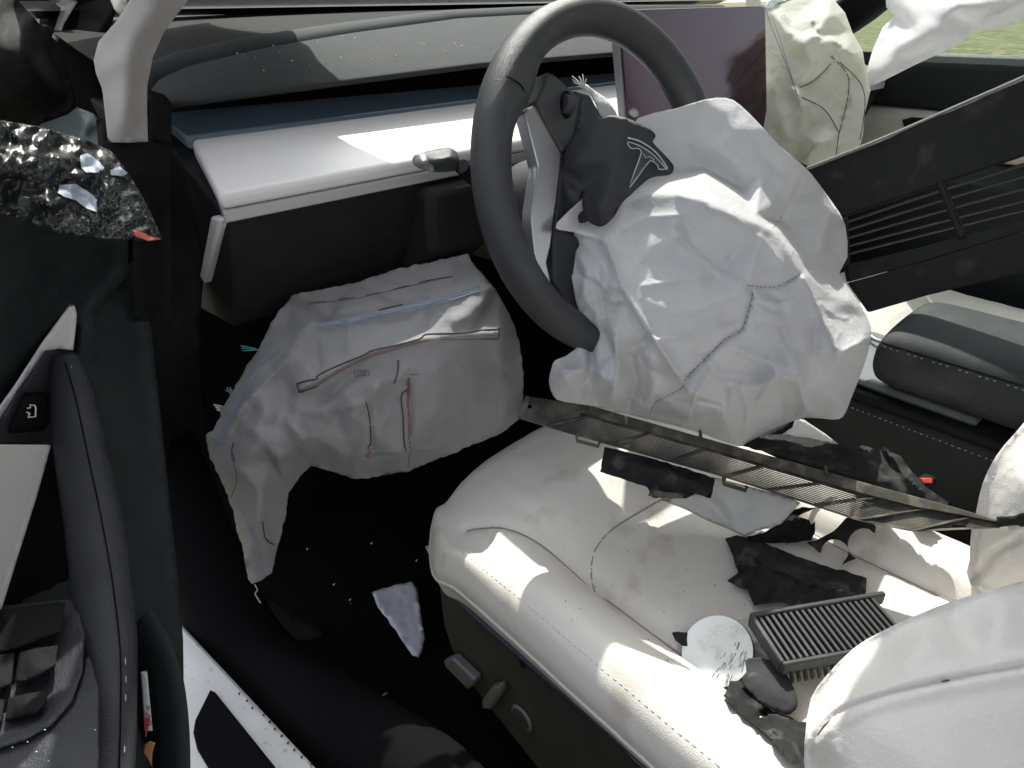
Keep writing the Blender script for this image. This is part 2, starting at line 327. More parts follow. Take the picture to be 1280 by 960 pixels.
# rear of the cabin behind the camera: side pillars, rear doors, rear seat and bulkhead
tag(box('rear_side_left', (-.50, -2.0, -.80), (-.44, -.76, .06), M['body'], None, .01), kind='structure')
tag(box('rear_side_right', (1.10, -2.0, -.80), (1.14, -.92, .06), M['body'], None, .01), kind='structure')
tag(prism('centre_pillar_left', [(-.45, -.78, .06), (-.45, -.90, .06), (-.36, -.92, .47), (-.36, -.80, .47)], (.05, 0, 0), M['headliner'], None, .005), kind='structure')
tag(prism('centre_pillar_right', [(1.09, -.55, -.5), (1.09, -.68, -.5), (1.04, -.70, .47), (1.04, -.58, .47)], (.05, 0, 0), M['headliner'], None, .005), kind='structure')
tag(prism('rear_bench', [(-.40, -1.10, -.30), (-.40, -1.52, -.34), (-.40, -1.72, .20), (-.40, -1.82, .20), (-.40, -1.75, -.6), (-.40, -1.10, -.6)], (1.48, 0, 0), M['leather_clean'], None, .05, 4), kind='structure')
tag(box('rear_shelf', (-.42, -2.2, .14), (1.10, -1.8, .18), M['headliner'], None, .01), kind='structure')
# roof with its headliner, far above the frame
def roof():
    xs = np.linspace(-.40, 1.12, 13); ys = np.linspace(-.03, -1.5, 9)
    V = [(x, y, .47+.05*(1-((x-.36)/.76)**2)-.05*((y+.75)/.75)**2) for y in ys for x in xs]; n = len(V)
    V2 = [(a, b, c+.03) for a, b, c in V]; Fc = grid_faces(len(ys), len(xs)); Fc += [tuple(i+n for i in reversed(f)) for f in Fc]
    return make('car_roof', V+V2, Fc, M['headliner'])
tag(roof(), kind='structure')
# side wall of the footwell, door opening and its seal
kick = Relief([(120, 150, .60), (250, 120, .70), (262, 260, .70), (250, 400, .74), (262, 560, .84), (330, 740, .92), (420, 800, .98), (250, 800, .86), (212, 700, .76), (170, 420, .66), (128, 250, .60)], [(190, 300, .66), (215, 520, .74)], step=9, smooth=3, namp=.003)
tag(kick.build('footwell_side_wall', M['panel'], None, .02), kind='structure')
jamb = Relief([(132, 172, .575), (186, 172, .60), (212, 200, .63), (214, 300, .64), (214, 400, .66), (168, 402, .62), (166, 300, .60), (150, 262, .58)], [(190, 280, .615)], step=8, smooth=2)
tag(jamb.build('door_jamb_panel', M['black'], None, .012, sharp=40), kind='structure')
# inner sill cover: long rounded hump along the door opening
def sill_hump():
    path = cat_rom([at(195, 560, 'x', -.455), at(300, 800, 'z', -.47), at(420, 905, 'z', -.47), at(560, 1010, 'z', -.46), (-.42, -.35, -.46), (-.42, -.9, -.46)], 8)
    return make('door_sill_cover', *tube_mesh(path, [(.05, .045)]*len(path), 20, True, (0, 0, 1)), M['void'])
tag(sill_hump(), kind='structure')
# painted sill with black step insert
sp = [at(226, 778, 'z', -.43), at(420, 985, 'z', -.43), at(300, 1080, 'z', -.43), at(200, 1080, 'z', -.43), at(190, 780, 'z', -.43)]
sill = tag(prism('door_sill', sp, (0, 0, -.06), M['sill_white'], None, .004), kind='structure')
ins = crop(200, 560, 2.4, [(150, 722), (165, 730), (350, 960), (420, 1050), (200, 1050), (110, 900), (98, 850), (104, 815)])
prism('step_insert', [at(a, b, 'z', -.426) for a, b in ins], (0, 0, -.01), M['void'], sill, .002)
for k in range(14):
    a = .25+.055*k; q = at(265+a*150+rng.uniform(-5, 5), 828+a*160, 'z', -.4285); make('grit', *tube_mesh([q, q+np.array([.0015, 0, .0012])], [.0012, .0008], 5), M['thread_dark'], sill)

# ================================================================ DASHBOARD
XL, XR = -.366, 1.06
dash = thing('dashboard', (.35, .3, -.14), 'grey soft dashboard with long vent slot and white trim board behind the steering wheel', 'dashboard')
xs = np.concatenate([np.linspace(XL, -.30, 9), np.linspace(-.27, XR, 46)])
yb = np.interp(xs, [-.366, -.355, -.34, -.30, -.2, -.05, .2, .5, 1.1], [.280, .300, .320, .348, .388, .445, .515, .55, .55])
zb = np.interp(xs, [-.366, -.34, -.30, -.2, -.05, .2, .5, 1.1], [.100, .110, .118, .129, .139, .152, .156, .15])
yf = np.interp(xs, [-.366, -.352, -.33, 1.1], [.275, .258, .252, .252]); zl = np.interp(xs, [-.37, .02, 1.1], [.089, .1005, .1005])
rows = []
for x, b, z, f, l in zip(xs, yb, zb, yf, zl):
    h = b-f
    rows.append(cat_rom([(x, f+.05*min(1, h*8), l-.004), (x, f+.006, l-.001), (x, f-.002, l+.0035), (x, f+.005*min(1, h*20), l+.0085), (x, f+h*.3, l+.0085+(z-l-.0085)*.42), (x, f+h*.7, l+.0085+(z-l-.0085)*.82), (x, b, z)], 5))
V = [p for r in rows for p in r]; make('top_pad', V, grid_faces(len(rows), len(rows[0])), M['dash_pad'], dash)
rows = []
for x, b, z in zip(xs, yb, zb):
    rows.append(cat_rom([(x, b-.002, z-.001), (x, b+.003, z-.005), (x, b+.010, z+.005), (x, b+.026, z+.012), (x, b+.05, z+.010), (x, b+.054, z+.006)], 4))
V = [p for r in rows for p in r]; make('pad_rim', V, grid_faces(len(rows), len(rows[0])), M['dash_band'], dash)
rows = []
for x, b, z in zip(xs, yb, zb):
    z0 = z+.007; rows.append([(x-.003, b+.052, z0), (x-.003, b+.06, z0+.001), (x-.003, .5*(b+.05+.70), .5*(z0+.163)), (x-.003, .66, .160), (x-.003, .73, .167)])
V = [p for r in rows for p in r]; make('defroster_deck', V, grid_faces(len(rows), len(rows[0])), mat('deck_grey', (.028, .028, .026), .85, spec=.15, var=.2, vs=60, bump=.4, bs=900), dash)
def xprism(name, prof, x0, x1, m, parent, bev=.003): return prism(name, [(x0, y, z) for y, z in prof], (x1-x0, 0, 0), m, parent, bev)
xprism('lower_panel', [(.158, .004), (.178, -.06), (.215, -.125), (.45, -.15), (.58, .03), (.58, .08), (.36, .060), (.275, .050)], XL+.006, XR, M['panel'], dash, .004)
# white trim board
V = [(XL, .150, .012), (XR, .150, .016), (XR, .262, .044), (-.343, .262, .040), (XL, .150, .0265), (XR, .150, .031), (XR, .262, .066), (-.343, .262, .0605)]
tb = make('trim_board', V, [(0, 3, 2, 1), (4, 5, 6, 7), (0, 1, 5, 4), (1, 2, 6, 5), (2, 3, 7, 6), (3, 0, 4, 7)], M['white_trim'], dash, False); bevel_obj(tb, .0055, 4)
V = [(XL+.002, .1525, .000), (XR, .1525, .002), (XR, .20, .012), (XL+.013, .20, .008), (XL+.002, .1525, .0115), (XR, .1525, .0155), (XR, .20, .026), (XL+.013, .20, .022)]
bevel_obj(make('trim_edge', V, [(0, 3, 2, 1), (4, 5, 6, 7), (0, 1, 5, 4), (1, 2, 6, 5), (2, 3, 7, 6), (3, 0, 4, 7)], M['trim_edge'], dash, False), .002)
prism('end_cap', [(XL-.002, .155, .004), (XL-.002, .178, .003), (XL-.002, .262, -.078), (XL-.002, .250, -.084)], (.010, 0, 0), M['white_trim'], dash, .003)
# vent strip and slot
V = [(-.347, .258, .0545), (XR, .258, .060), (XR, .292, .076), (-.322, .292, .070), (-.353, .262, .072)]
prism('vent_strip', [(-.349, .2545, .0615), (XR, .2545, .067), (XR, .292, .0735), (-.325, .292, .068), (-.336, .300, .080), (-.357, .285, .083), (-.360, .270, .080)], (0, 0, -.012), M['dash_strip'], dash, .002)
box('vent_slot', (-.332, .288, .040), (XR, .42, .060), M['void'], dash, 0)
box('vent_back', (-.352, .36, .05), (XR, .37, .10), M['void'], dash, 0)

dust = []
for _ in range(70):
    x = rng.uniform(-.25, .35); y = rng.uniform(.29, .43); z = np.interp(x, xs, zl)+.0085+(np.interp(x, xs, zb)-np.interp(x, xs, zl)-.0085)*min(1, (y-.252)/(np.interp(x, xs, yb)-.252))**.75+.0006; r = rng.uniform(.0003, .0009)
    dust.append(tube_mesh([(x, y, z), (x+r, y+r, z+r)], [r, r*.6], 4))
tag(make('dust_flecks', *merge(dust), M['crack'], dash), kind='stuff')
# windscreen and its frame
ws = thing('windscreen', (.35, .70, .17), 'clear windscreen with a black lower border above the dashboard', 'windscreen')
def wsz(y): return .170+(.72-y)*.42
rows = [[(x, y-.10*((x-.36)/.75)**2*(1 if y > .3 else .3), wsz(y)) for x in np.linspace(-.40, 1.12, 15)] for y in np.linspace(.72, -.01, 10)]
make('pane', [p for r in rows for p in r], grid_faces(10, 15), M['glass_ws'], ws)
rows = [[(x, .735-dy-.10*((x-.36)/.75)**2, .1635+dz) for x in np.linspace(-.40, 1.12, 15)] for dy, dz in ((0, 0), (.035, .0085))]
make('black_border', [p for r in rows for p in r], grid_faces(2, 15), M['frit'], ws)
# left pillar trim: cloth covered, leaning back towards the roof
pil = Relief([(250, -25, .60), (235, 0, .59), (205, 40, .58), (191, 72, .585), (184, 108, .59), (184, 140, .592), (185, 177, .595), (160, 178.5, .575), (135, 178, .572), (131, 140, .565), (128, 112, .56), (120, 92, .555), (117, 75, .553), (123, 52, .55), (145, 27, .545), (162, 0, .545), (180, -25, .545)],
             [(160, 90, .548), (158, 140, .555), (168, 50, .545), (195, 10, .55), (145, 80, .546)], step=5, smooth=4)
pt = thing('pillar_trim', dep(160, 178, .59), 'taupe cloth covered windscreen pillar trim left of the dashboard', 'pillar trim')
pil.build('cover', M['pillar'], pt, .03)
upper = cat_rom([dep(225, -45, .60), (-.39, .06, .26), (-.37, -.02, .36), (-.33, -.08, .47)], 6)
make('upper_cover', *tube_mesh(upper, [(.022, .016)]*len(upper), 14), M['pillar'], pt)
pc = Relief([(186, 112, .62), (205, 118, .63), (214, 128, .64), (215, 180, .645), (187, 178, .625)], [], step=5); pc.build('corner_filler', M['black'], pt, .01)
# right pillar
tag(tube('pillar_trim', cat_rom([(1.10, .42, .06), (1.10, .25, .16), (1.09, .05, .36), (1.06, -.02, .48)], 5), [(.03, .045)]*16, M['black'], None, 12), 'black windscreen pillar beside the passenger window glass', 'pillar trim')
# torn end of driver side curtain; unseen cloth overhead added to shade the dash
cb = thing('side_curtain', (-.25, .2, .2), 'scrap of white side curtain hanging beside the top of the taupe pillar', 'airbag')
sc1 = Relief([(132, -40, .60), (165, -40, .60), (160, -5, .60), (158, 10, .60), (150, 20, .605), (143, 12, .60), (138, 0, .60)], [(150, 0, .59)], step=4); sc1.build('torn_end', M['sheet'], cb, .006)
def shade_drape():
    V = []
    for i in range(22):
        for j in range(12):
            u, v = i/21, j/11; x = -.37+(.25+.08*u)*v+.02*math.sin(u*9+v*4); y = .60-.36*u+.05*v; z = .235+.06*u+.012*math.sin(v*11+u*5)+.03*(1-v)
            V.append((x, y, z))
    f = grid_faces(22, 12); n = len(V); V2 = [(a, b, c+.006) for a, b, c in V]
    return make('added_shade_cloth', V+V2, f+[tuple(k+n for k in reversed(q)) for q in f], M['curtain'], cb)
shade_drape()

# ================================================================ STEERING WHEEL
WT = .342; WE = np.array([0, math.sin(WT), math.cos(WT)]); WN = np.array([0, -math.cos(WT), math.sin(WT)])
def onw(px, py, o=0):
    d = ray(px, py); p0 = WN*o; return C+d*(((p0-C)@WN)/(d@WN))
sw = thing('steering_wheel', (0, .02, -.18), 'dark grey leather steering wheel with silver spoke bezel and torn hub cover', 'steering wheel')
def rim(name, a0, a1, R=.1675, ra=.0182, rb=.0205, n=120, m=M['wheel'], par=sw):
    V = []; k = 24; closed = a1-a0 > 6.28
    for i in range(n if closed else n+1):
        a = a0+(a1-a0)*i/n
        bul = sum(math.exp(-((((a-c+math.pi) % (2*math.pi))-math.pi)/.20)**2) for c in (2.38, -.05))
        ria = ra+.006*bul; cen = R-.005*bul
        for j in range(k):
            b = 2*math.pi*j/k; rr = cen+ria*math.cos(b); q = rb*math.sin(b)*(1+.15*math.cos(b))
            V.append(rr*(math.cos(a)*np.array([1, 0, 0])+math.sin(a)*WE)+WN*q)
    N = n if closed else n+1; Fc = [(i*k+j, i*k+(j+1) % k, ((i+1) % N)*k+(j+1) % k, ((i+1) % N)*k+j) for i in range(n) for j in range(k)]
    if not closed: Fc += [tuple(range(k)), tuple(range(n*k, (n+1)*k))]
    return make(name, V, Fc, m, par)
rm = rim('rim', 0, 2*math.pi, n=160)
def rimpt(a, rr, q): return rr*(math.cos(a)*np.array([1, 0, 0])+math.sin(a)*WE)+WN*q
dashes('rim_stitching', [rimpt(a, .1511, .0104) for a in np.linspace(2.1, -.4, 160)], M['thread_white'], rm, .003, .0025, .0007)
tube('rim_shade_edge', [rimpt(2.44, .1675+.0195*math.cos(b)-.002, .0215*math.sin(b)) for b in np.linspace(0, 2*math.pi, 26)], .0007, M['void'], rm, 5)  # dark line painting the edge of the sun's shade across the rim
pod = crop(560, 0, 3.2, [(398, 285), (432, 300), (480, 345), (530, 388), (522, 440), (502, 540), (462, 612), (405, 510), (352, 408), (380, 350)])
sp1 = prism('spoke_pod', [onw(x, y, .008) for x, y in pod], -WN*.028, M['wheel'], sw, .003, 3)
# scroll button in an oval well
ctr = onw(708, 131, .0085)
def oval(c, ax, bx, n=20): return [c+ax*math.cos(2*math.pi*i/n)+bx*math.sin(2*math.pi*i/n) for i in range(n)]
e1 = (onw(716, 124, .0085)-onw(701, 139, .0085)); e1 = np.array([0.35, 0, 0])+WE*.9; e1 /= np.linalg.norm(e1); e2 = np.cross(WN, e1)
prism('button_well', oval(ctr, e1*.0135, e2*.0085), WN*.0006, M['void'], sp1, 0)
V, Fc = tube_mesh([ctr-e2*.005, ctr+e2*.005], .0095, 20, True); so = make('scroll_button', V, Fc, M['wheel'], sp1, True, 40); bevel_obj(so, .0015)
bz = crop(640, 60, 4, [(62, 318), (118, 278), (180, 400), (250, 530), (238, 640), (225, 760), (208, 870), (196, 985)])+crop(660, 120, 2.183, [(52, 455), (68, 528), (135, 590), (133, 606), (96, 585), (58, 540), (30, 480), (18, 430), (10, 340)])+crop(640, 60, 4, [(100, 810), (118, 690), (132, 590)])
prism('spoke_bezel', [onw(x, y, .004) for x, y in bz], -WN*.016, M['silver'], sw, .002, 2)
# lower spoke body between bezel and hub, mostly hidden
lsp = [(717, 112), (738, 118), (756, 150), (765, 300), (740, 400), (716, 392), (692, 350), (692, 290), (698, 240), (701, 192), (712, 160), (718, 138)]
prism('lower_spoke', [onw(x, y, .002) for x, y in lsp], -WN*.02, M['hub'], sw, .003)
hubp = [rimpt(a, .062, -.004) for a in np.linspace(0, 2*math.pi, 28)[:-1]]
prism('hub', hubp, -WN*.05, M['hub'], sw, .006)
rsp = [rimpt(.15, .06, -.004), rimpt(-.1, .155, -.004), rimpt(-.35, .155, -.004), rimpt(-.45, .06, -.004)]
prism('right_spoke', rsp, -WN*.02, M['hub'], sw, .003)
# torn hub cover lifted by the bag
T0 = .675
hc = crop(640, 60, 4, [(345, 250), (392, 268), (420, 300), (445, 348), (482, 337), (560, 345), (640, 378), (690, 405), (717, 432), (714, 450), (705, 470), (722, 492), (760, 530), (796, 570), (809, 592), (806, 615), (795, 630), (770, 638), (740, 640), (700, 648), (670, 665), (630, 700), (590, 738), (570, 755), (540, 790), (520, 830), (485, 870), (450, 893), (425, 890), (400, 880), (372, 855), (358, 825), (350, 780), (356, 705), (345, 758), (300, 805), (255, 845), (220, 872), (228, 760), (240, 620), (257, 530), (285, 480), (312, 420), (330, 340)])
def hct(x, y): return .664+.00012*(y-150)-.00018*(x-700)-.010*math.exp(-((x-790)/60)**2)
hrel = Relief([(x, y, hct(x, y)) for x, y in hc], [(720, 200, .652), (740, 180, .648), (770, 200, .640), (800, 195, .640), (760, 240, .645), (825, 205, .645), (710, 240, .660), (750, 265, .652)], step=4, smooth=3, curved=2)
hub_cover = hrel.build('hub_cover', M['hub'], sw, .004, 3)
hub_cover['label'] = 'torn black hub cover with raised emblem'
em = crop(640, 60, 4, [(578, 470), (632, 486), (690, 520), (735, 562), (768, 603), (735, 606), (730, 590), (715, 575), (692, 563), (660, 600), (588, 698), (612, 620), (648, 520), (625, 502), (605, 504), (588, 495)])
emo = Relief([(x, y, 0) for x, y in em], step=3, smooth=0)
emp = [hrel.on(x, y, .0022) for x, y in emo.X]; n = len(emp)
emb = make('emblem', emp+[p+Vector(fw)*.002 for p in emp], emo.F+[tuple(i+n for i in reversed(f)) for f in emo.F], M['emblem'], hub_cover, True)
ol = [hrel.on(x, y, .0026) for x, y in cat_rom(em, 2, True)]; tube('emblem_outline', ol+[ol[0]], .0006, M['chrome'], emb, 5)
arc = crop(640, 60, 4, [(580, 450), (640, 467), (700, 505), (745, 552), (776, 600), (766, 605)])
tube('emblem_arc', [hrel.on(x, y, .0028) for x, y in cat_rom(arc, 4)], .0007, M['chrome'], emb, 5)
nick = crop(640, 60, 4, [(655, 528), (668, 548), (690, 543), (712, 560)]); tube('emblem_notch', [hrel.on(x, y, .0026) for x, y in nick], .0004, M['chrome'], emb, 5)
xprism('column_surround', [(.135, -.004), (.140, -.080), (.20, -.118), (.30, -.05), (.25, -.004)], -.15, .20, M['panel'], dash, .01)
# column shroud and stalk
col = thing('steering_column', (0, .16, -.11), 'dark plastic steering column shroud between wheel and dashboard', 'steering column')
cpath = [np.array([0, .035, -.012])*1.0, np.array([0, .06, -.022]), np.array([0, .12, -.044]), np.array([0, .20, -.074])]
make('shroud', *tube_mesh(cat_rom(cpath, 5), [(.050, .062)]*4+[(.054, .068)]*8+[(.056, .074)]*4, 28, True, (0, 0, 1)), M['shroud'], col, True, 40)
st = thing('indicator_stalk', dep(585, 215, .68), 'grey indicator stalk with paddle end left of the steering wheel', 'stalk')
a, b = dep(600, 228, .715), dep(577, 208, .672)
tube('stem', cat_rom([a, dep(588, 220, .69), b], 4), [.0085, .0085, .008, .0075, .007, .007, .0072, .0075, .008], M['black'], st, 14)
hd = Relief([(x, y, .655+.0004*(x-520)) for x, y in crop(200, 0, 2.909, [(920, 572), (928, 562), (985, 545), (1045, 535), (1075, 548), (1088, 575), (1084, 605), (1075, 622), (1000, 626), (990, 622), (945, 612), (922, 596)])], [(545, 201, .642), (565, 197, .647), (530, 200, .647)], step=3, smooth=2, curved=2)
hdo = hd.build('paddle', mat('stalk_grey', (.05, .058, .06), .55, spec=.3), st, .018, 6)
hd2 = Relief([(x, y, .652) for x, y in crop(200, 0, 2.909, [(918, 574), (930, 562), (960, 560), (985, 580), (1000, 622), (990, 625), (945, 613), (921, 597)])], [(530, 203, .640)], step=3, curved=2); hd2.build('end_button', M['switch'], st, .012, 5)
# ================================================================ DRIVER AIRBAG
K = lambda pts: crop(660, 120, 2.183, pts)
bo = K([(300, 60, .715), (400, 35, .712), (480, 10, .722), (540, 5, .732), (580, 25, .732), (640, 85, .720), (680, 130, .722), (740, 180, .730), (775, 215, .745), (830, 290, .80), (865, 350, .82), (872, 440, .815), (850, 482, .80), (880, 530, .795), (925, 600, .79), (936, 660, .775), (915, 740, .78), (880, 830, .78), (860, 875, .78), (830, 883, .78), (760, 878, .775), (690, 900, .775), (600, 945, .78), (575, 956, .78), (500, 930, .78), (420, 905, .78), (340, 885, .78), (200, 850, .775), (100, 835, .77), (70, 820, .765), (57, 780, .755), (65, 740, .745), (76, 720, .74), (130, 690, .73), (140, 600, .725), (130, 560, .72), (120, 500, .715), (108, 440, .712), (120, 395, .71), (125, 372, .668), (85, 366, .648), (79, 346, .646), (150, 278, .668), (230, 200, .71), (270, 120, .715)])
bc = K([(150, 330, .700), (215, 398, .672), (270, 292, .690), (320, 268, .682), (365, 252, .688), (420, 235, .692), (480, 219, .694), (560, 272, .690), (620, 322, .684), (670, 366, .678), (710, 420, .680), (746, 482, .688), (400, 268, .668), (460, 282, .658), (520, 300, .654), (590, 335, .660), (640, 356, .668),
        (300, 240, .720), (400, 205, .730), (482, 195, .736), (580, 250, .736), (690, 345, .736), (765, 455, .736), (420, 120, .716), (560, 90, .716), (540, 40, .720), (640, 210, .722), (700, 290, .728), (520, 150, .718),
        (830, 310, .775), (755, 430, .735), (800, 420, .755), (850, 420, .795), (820, 540, .735), (880, 560, .762), (800, 600, .704), (850, 703, .695), (900, 685, .722),
        (260, 530, .664), (330, 640, .652), (345, 665, .650), (400, 750, .660), (450, 812, .676), (300, 440, .668), (430, 350, .672), (400, 375, .662), (455, 425, .672), (520, 480, .676), (600, 515, .658), (610, 560, .664), (580, 645, .668), (480, 560, .655), (400, 590, .652), (540, 665, .660), (430, 772, .672), (500, 720, .664),
        (690, 620, .676), (640, 590, .668), (735, 780, .690), (680, 762, .668), (620, 800, .690), (760, 860, .745), (640, 880, .740), (660, 680, .682), (700, 500, .678), (780, 700, .700), (820, 800, .730),
        (180, 615, .706), (205, 640, .716), (235, 650, .690), (170, 740, .712), (200, 760, .690), (250, 800, .700), (240, 700, .706), (300, 700, .678), (300, 770, .712), (350, 820, .700), (100, 770, .72), (130, 620, .716), (180, 500, .694), (160, 420, .696), (200, 560, .698), (440, 870, .715), (520, 850, .690), (540, 900, .73)])
Kl = lambda *p: [q[:2] for q in K(p)]
bf = [(Kl((215, 398), (262, 530), (330, 640), (400, 748), (450, 812)), .006, 7, 'r'), (Kl((600, 515), (612, 545), (585, 635), (540, 662), (470, 730), (430, 772)), -.005, 4, 'r'),
      (Kl((600, 517), (680, 520), (746, 484)), -.004, 4, 'r'), (Kl((400, 375), (455, 425), (520, 480), (600, 515)), .004, 6, 'r'), (Kl((690, 620), (720, 700), (745, 785)), .007, 6, 'r'),
      (Kl((746, 484), (800, 600), (850, 703)), .006, 6, 'r'), (Kl((850, 703), (900, 675), (932, 655)), .004, 5, 'r'), (Kl((620, 840), (660, 780), (680, 762), (740, 780), (760, 860)), .006, 6, 'r'),
      (Kl((345, 665), (430, 655), (500, 640), (580, 620)), .003, 5, 'r'), (Kl((300, 520), (400, 505), (490, 490)), .002, 5, 'r'), (Kl((180, 615), (175, 700), (190, 800)), -.006, 5, 'r'), (Kl((235, 650), (245, 740), (225, 840)), .006, 6, 'r'),
      (Kl((80, 745), (160, 750), (180, 738)), .003, 4, 'r'), (Kl((430, 900), (455, 820), (500, 740)), .005, 5, 'r'), (Kl((460, 830), (540, 850), (550, 790)), -.004, 4, 'r'), (Kl((130, 480), (190, 520), (210, 590), (260, 560)), -.004, 6, 'r'),
      (Kl((600, 560), (690, 620), (610, 640)), .003, 5, 'r'), (Kl((670, 365), (720, 290), (750, 220)), -.0022, 3, 'r'), (Kl((280, 720), (330, 660)), -.003, 4, 'r'), (Kl((340, 860), (350, 835), (415, 800), (430, 772)), -.004, 4, 'r'),
      (Kl((430, 600), (520, 560), (590, 540)), .002, 8, 'g'), (Kl((620, 550), (680, 570), (740, 540)), .003, 4, 'r'), (Kl((480, 300), (560, 330), (650, 400), (700, 470)), .003, 7, 'r'), (Kl((250, 370), (330, 330), (440, 325)), .003, 6, 'r'),
      (Kl((860, 340), (820, 400), (870, 470)), -.003, 5, 'r'), (Kl((790, 560), (840, 600), (880, 610)), .003, 5, 'r'), (Kl((570, 780), (600, 850), (590, 930)), .004, 5, 'r'), (Kl((680, 790), (700, 850), (690, 895)), -.004, 5, 'r'), (Kl((260, 810), (320, 850), (420, 860)), .003, 5, 'r')]
for _ in range(30):                                             # fine random creases
    x, y = rng.uniform(720, 1060), rng.uniform(280, 520); a = rng.uniform(0, math.pi); l = rng.uniform(8, 30)
    bf.append(([(x, y), (x+l*.5*math.cos(a)+rng.uniform(-3, 3), y+l*.5*math.sin(a)+rng.uniform(-3, 3)), (x+l*math.cos(a), y+l*math.sin(a))], rng.choice([-1, 1])*rng.uniform(.0006, .0018), 3, 'r'))
pull = lambda P: [(x, y, t-.034*min(1, max(0, (812-x)/60))*min(1, max(0, (y-290)/50))) for x, y, t in P]
bo, bc = pull(bo), pull(bc)                                     # lower left lobe hangs in front of the wheel rim
bf = [(l, a*2.0, wd*.72, k) for l, a, wd, k in bf]
bf += [(Kl((175, 600), (168, 690), (172, 770), (188, 850)), -.010, 5, 'g'), (Kl((236, 650), (252, 730), (240, 790), (225, 850)), .009, 7, 'g'), (Kl((206, 590), (160, 635), (128, 690)), .008, 6, 'g'), (Kl((282, 688), (332, 655)), -.006, 3, 'r'), (Kl((345, 662), (302, 702), (325, 745), (385, 772)), -.006, 4, 'r'),
       (Kl((160, 590), (212, 558), (262, 560)), .005, 4, 'g'), (Kl((285, 690), (290, 780), (265, 860)), -.008, 6, 'g'), (Kl((330, 700), (345, 790), (320, 870)), .007, 7, 'g'), (Kl((125, 400), (160, 470), (150, 560)), .006, 6, 'g'), (Kl((180, 380), (215, 480), (205, 580)), -.006, 7, 'g'),
       (Kl((470, 700), (520, 760), (600, 770), (680, 760)), -.007, 7, 'g'), (Kl((560, 690), (640, 720), (690, 745)), .006, 6, 'g'), (Kl((780, 620), (770, 720), (765, 850)), -.006, 8, 'g'), (Kl((880, 690), (850, 780), (840, 870)), .006, 9, 'g'), (Kl((450, 830), (440, 890)), -.007, 5, 'g'), (Kl((640, 520), (690, 560), (700, 610)), -.005, 6, 'g'),
       (Kl((500, 120), (560, 170), (600, 250)), .003, 9, 'g'), (Kl((700, 170), (690, 240), (640, 330)), .003, 8, 'g'), (Kl((420, 60), (440, 130), (420, 190)), -.003, 10, 'g'), (Kl((620, 90), (640, 160), (720, 230)), -.003, 9, 'g')]
bag = Relief(bo, bc, curved=2, step=2.6, smooth=3, folds=bf, namp=.0008, nscale=.03)
dbag = tag(bag.build('driver_airbag', M['bag'], None, .03, 40), 'large crumpled white driver airbag spilling out of the steering wheel hub', 'airbag')
dashes('seam', bag.line(Kl((600, 515), (612, 545), (585, 635), (540, 662), (470, 730), (430, 772), (415, 800), (350, 835), (330, 875))), M['thread_dark'], dbag, .004, .002, .0004)
dashes('seam', bag.line(Kl((600, 517), (680, 520), (746, 484))), M['thread_dark'], dbag, .004, .002, .0004)
dashes('seam', bag.line(Kl((670, 360), (720, 290), (760, 225))), M['thread_dark'], dbag, .003, .003, .0004)
# frayed strap behind the hub, left of the screen
strap = Relief([(x, y, .74) for x, y in crop(640, 60, 4, [(330, 190), (372, 180), (410, 210), (470, 250), (515, 310), (530, 345), (440, 350), (420, 290), (395, 235)])], [(752, 130, .732)], step=4, smooth=2)
so = tag(strap.build('torn_strap', M['bag'], None, .003, 6), 'small frayed white strap sticking up behind the hub cover', 'strap')
fr = [tube_mesh([dep(730, 108, .74), dep(730+9*math.cos(a)*k, 106+9*math.sin(a)*k, .738)], [.0008, .0003], 4) for a, k in [(-2.9, 1.6), (-2.5, 2.1), (-2.1, 1.4), (-1.7, 1.5), (-1.2, .9), (2.9, 1.2), (-2.7, 1.8)]]
tag(make('frayed_threads', *merge(fr), M['thread_white'], so), kind='stuff')
fr = [tube_mesh([dep(792, 146, .735), dep(792+7*math.cos(a), 143+8*math.sin(a), .732)], [.0009, .0003], 4) for a in np.linspace(-2.9, .2, 12)]
tag(make('frayed_threads', *merge(fr), M['thread_white'], dbag), kind='stuff')

# ================================================================ KNEE AIRBAG
KK = lambda pts: crop(240, 300, 2.783, pts)
k6 = lambda pts: crop(200, 560, 2.4, pts)
ko = KK([(355, 190, .66), (450, 172, .665), (560, 150, .675), (700, 105, .69), (900, 60, .72), (960, 50, .73), (985, 90, .735), (1040, 150, .735), (1060, 178, .735), (1110, 270, .745), (1140, 360, .755), (1155, 480, .765), (1150, 580, .77), (1140, 620, .77), (1080, 670, .765), (900, 745, .735), (750, 805, .705), (580, 833, .67), (500, 810, .66), (415, 785, .65), (370, 830, .65), (335, 880, .645)])
ko += k6([(380, 190, .64), (355, 290, .635), (335, 375, .63), (300, 400, .63), (275, 408, .63), (264, 390, .63), (245, 290, .625), (230, 240, .62), (220, 190, .615), (190, 110, .61), (150, 30, .605)])
ko += KK([(45, 680, .60), (75, 662, .602), (100, 610, .605), (98, 590, .605), (140, 530, .61), (180, 455, .615), (230, 380, .62), (270, 300, .63), (300, 250, .635), (340, 205, .65)])
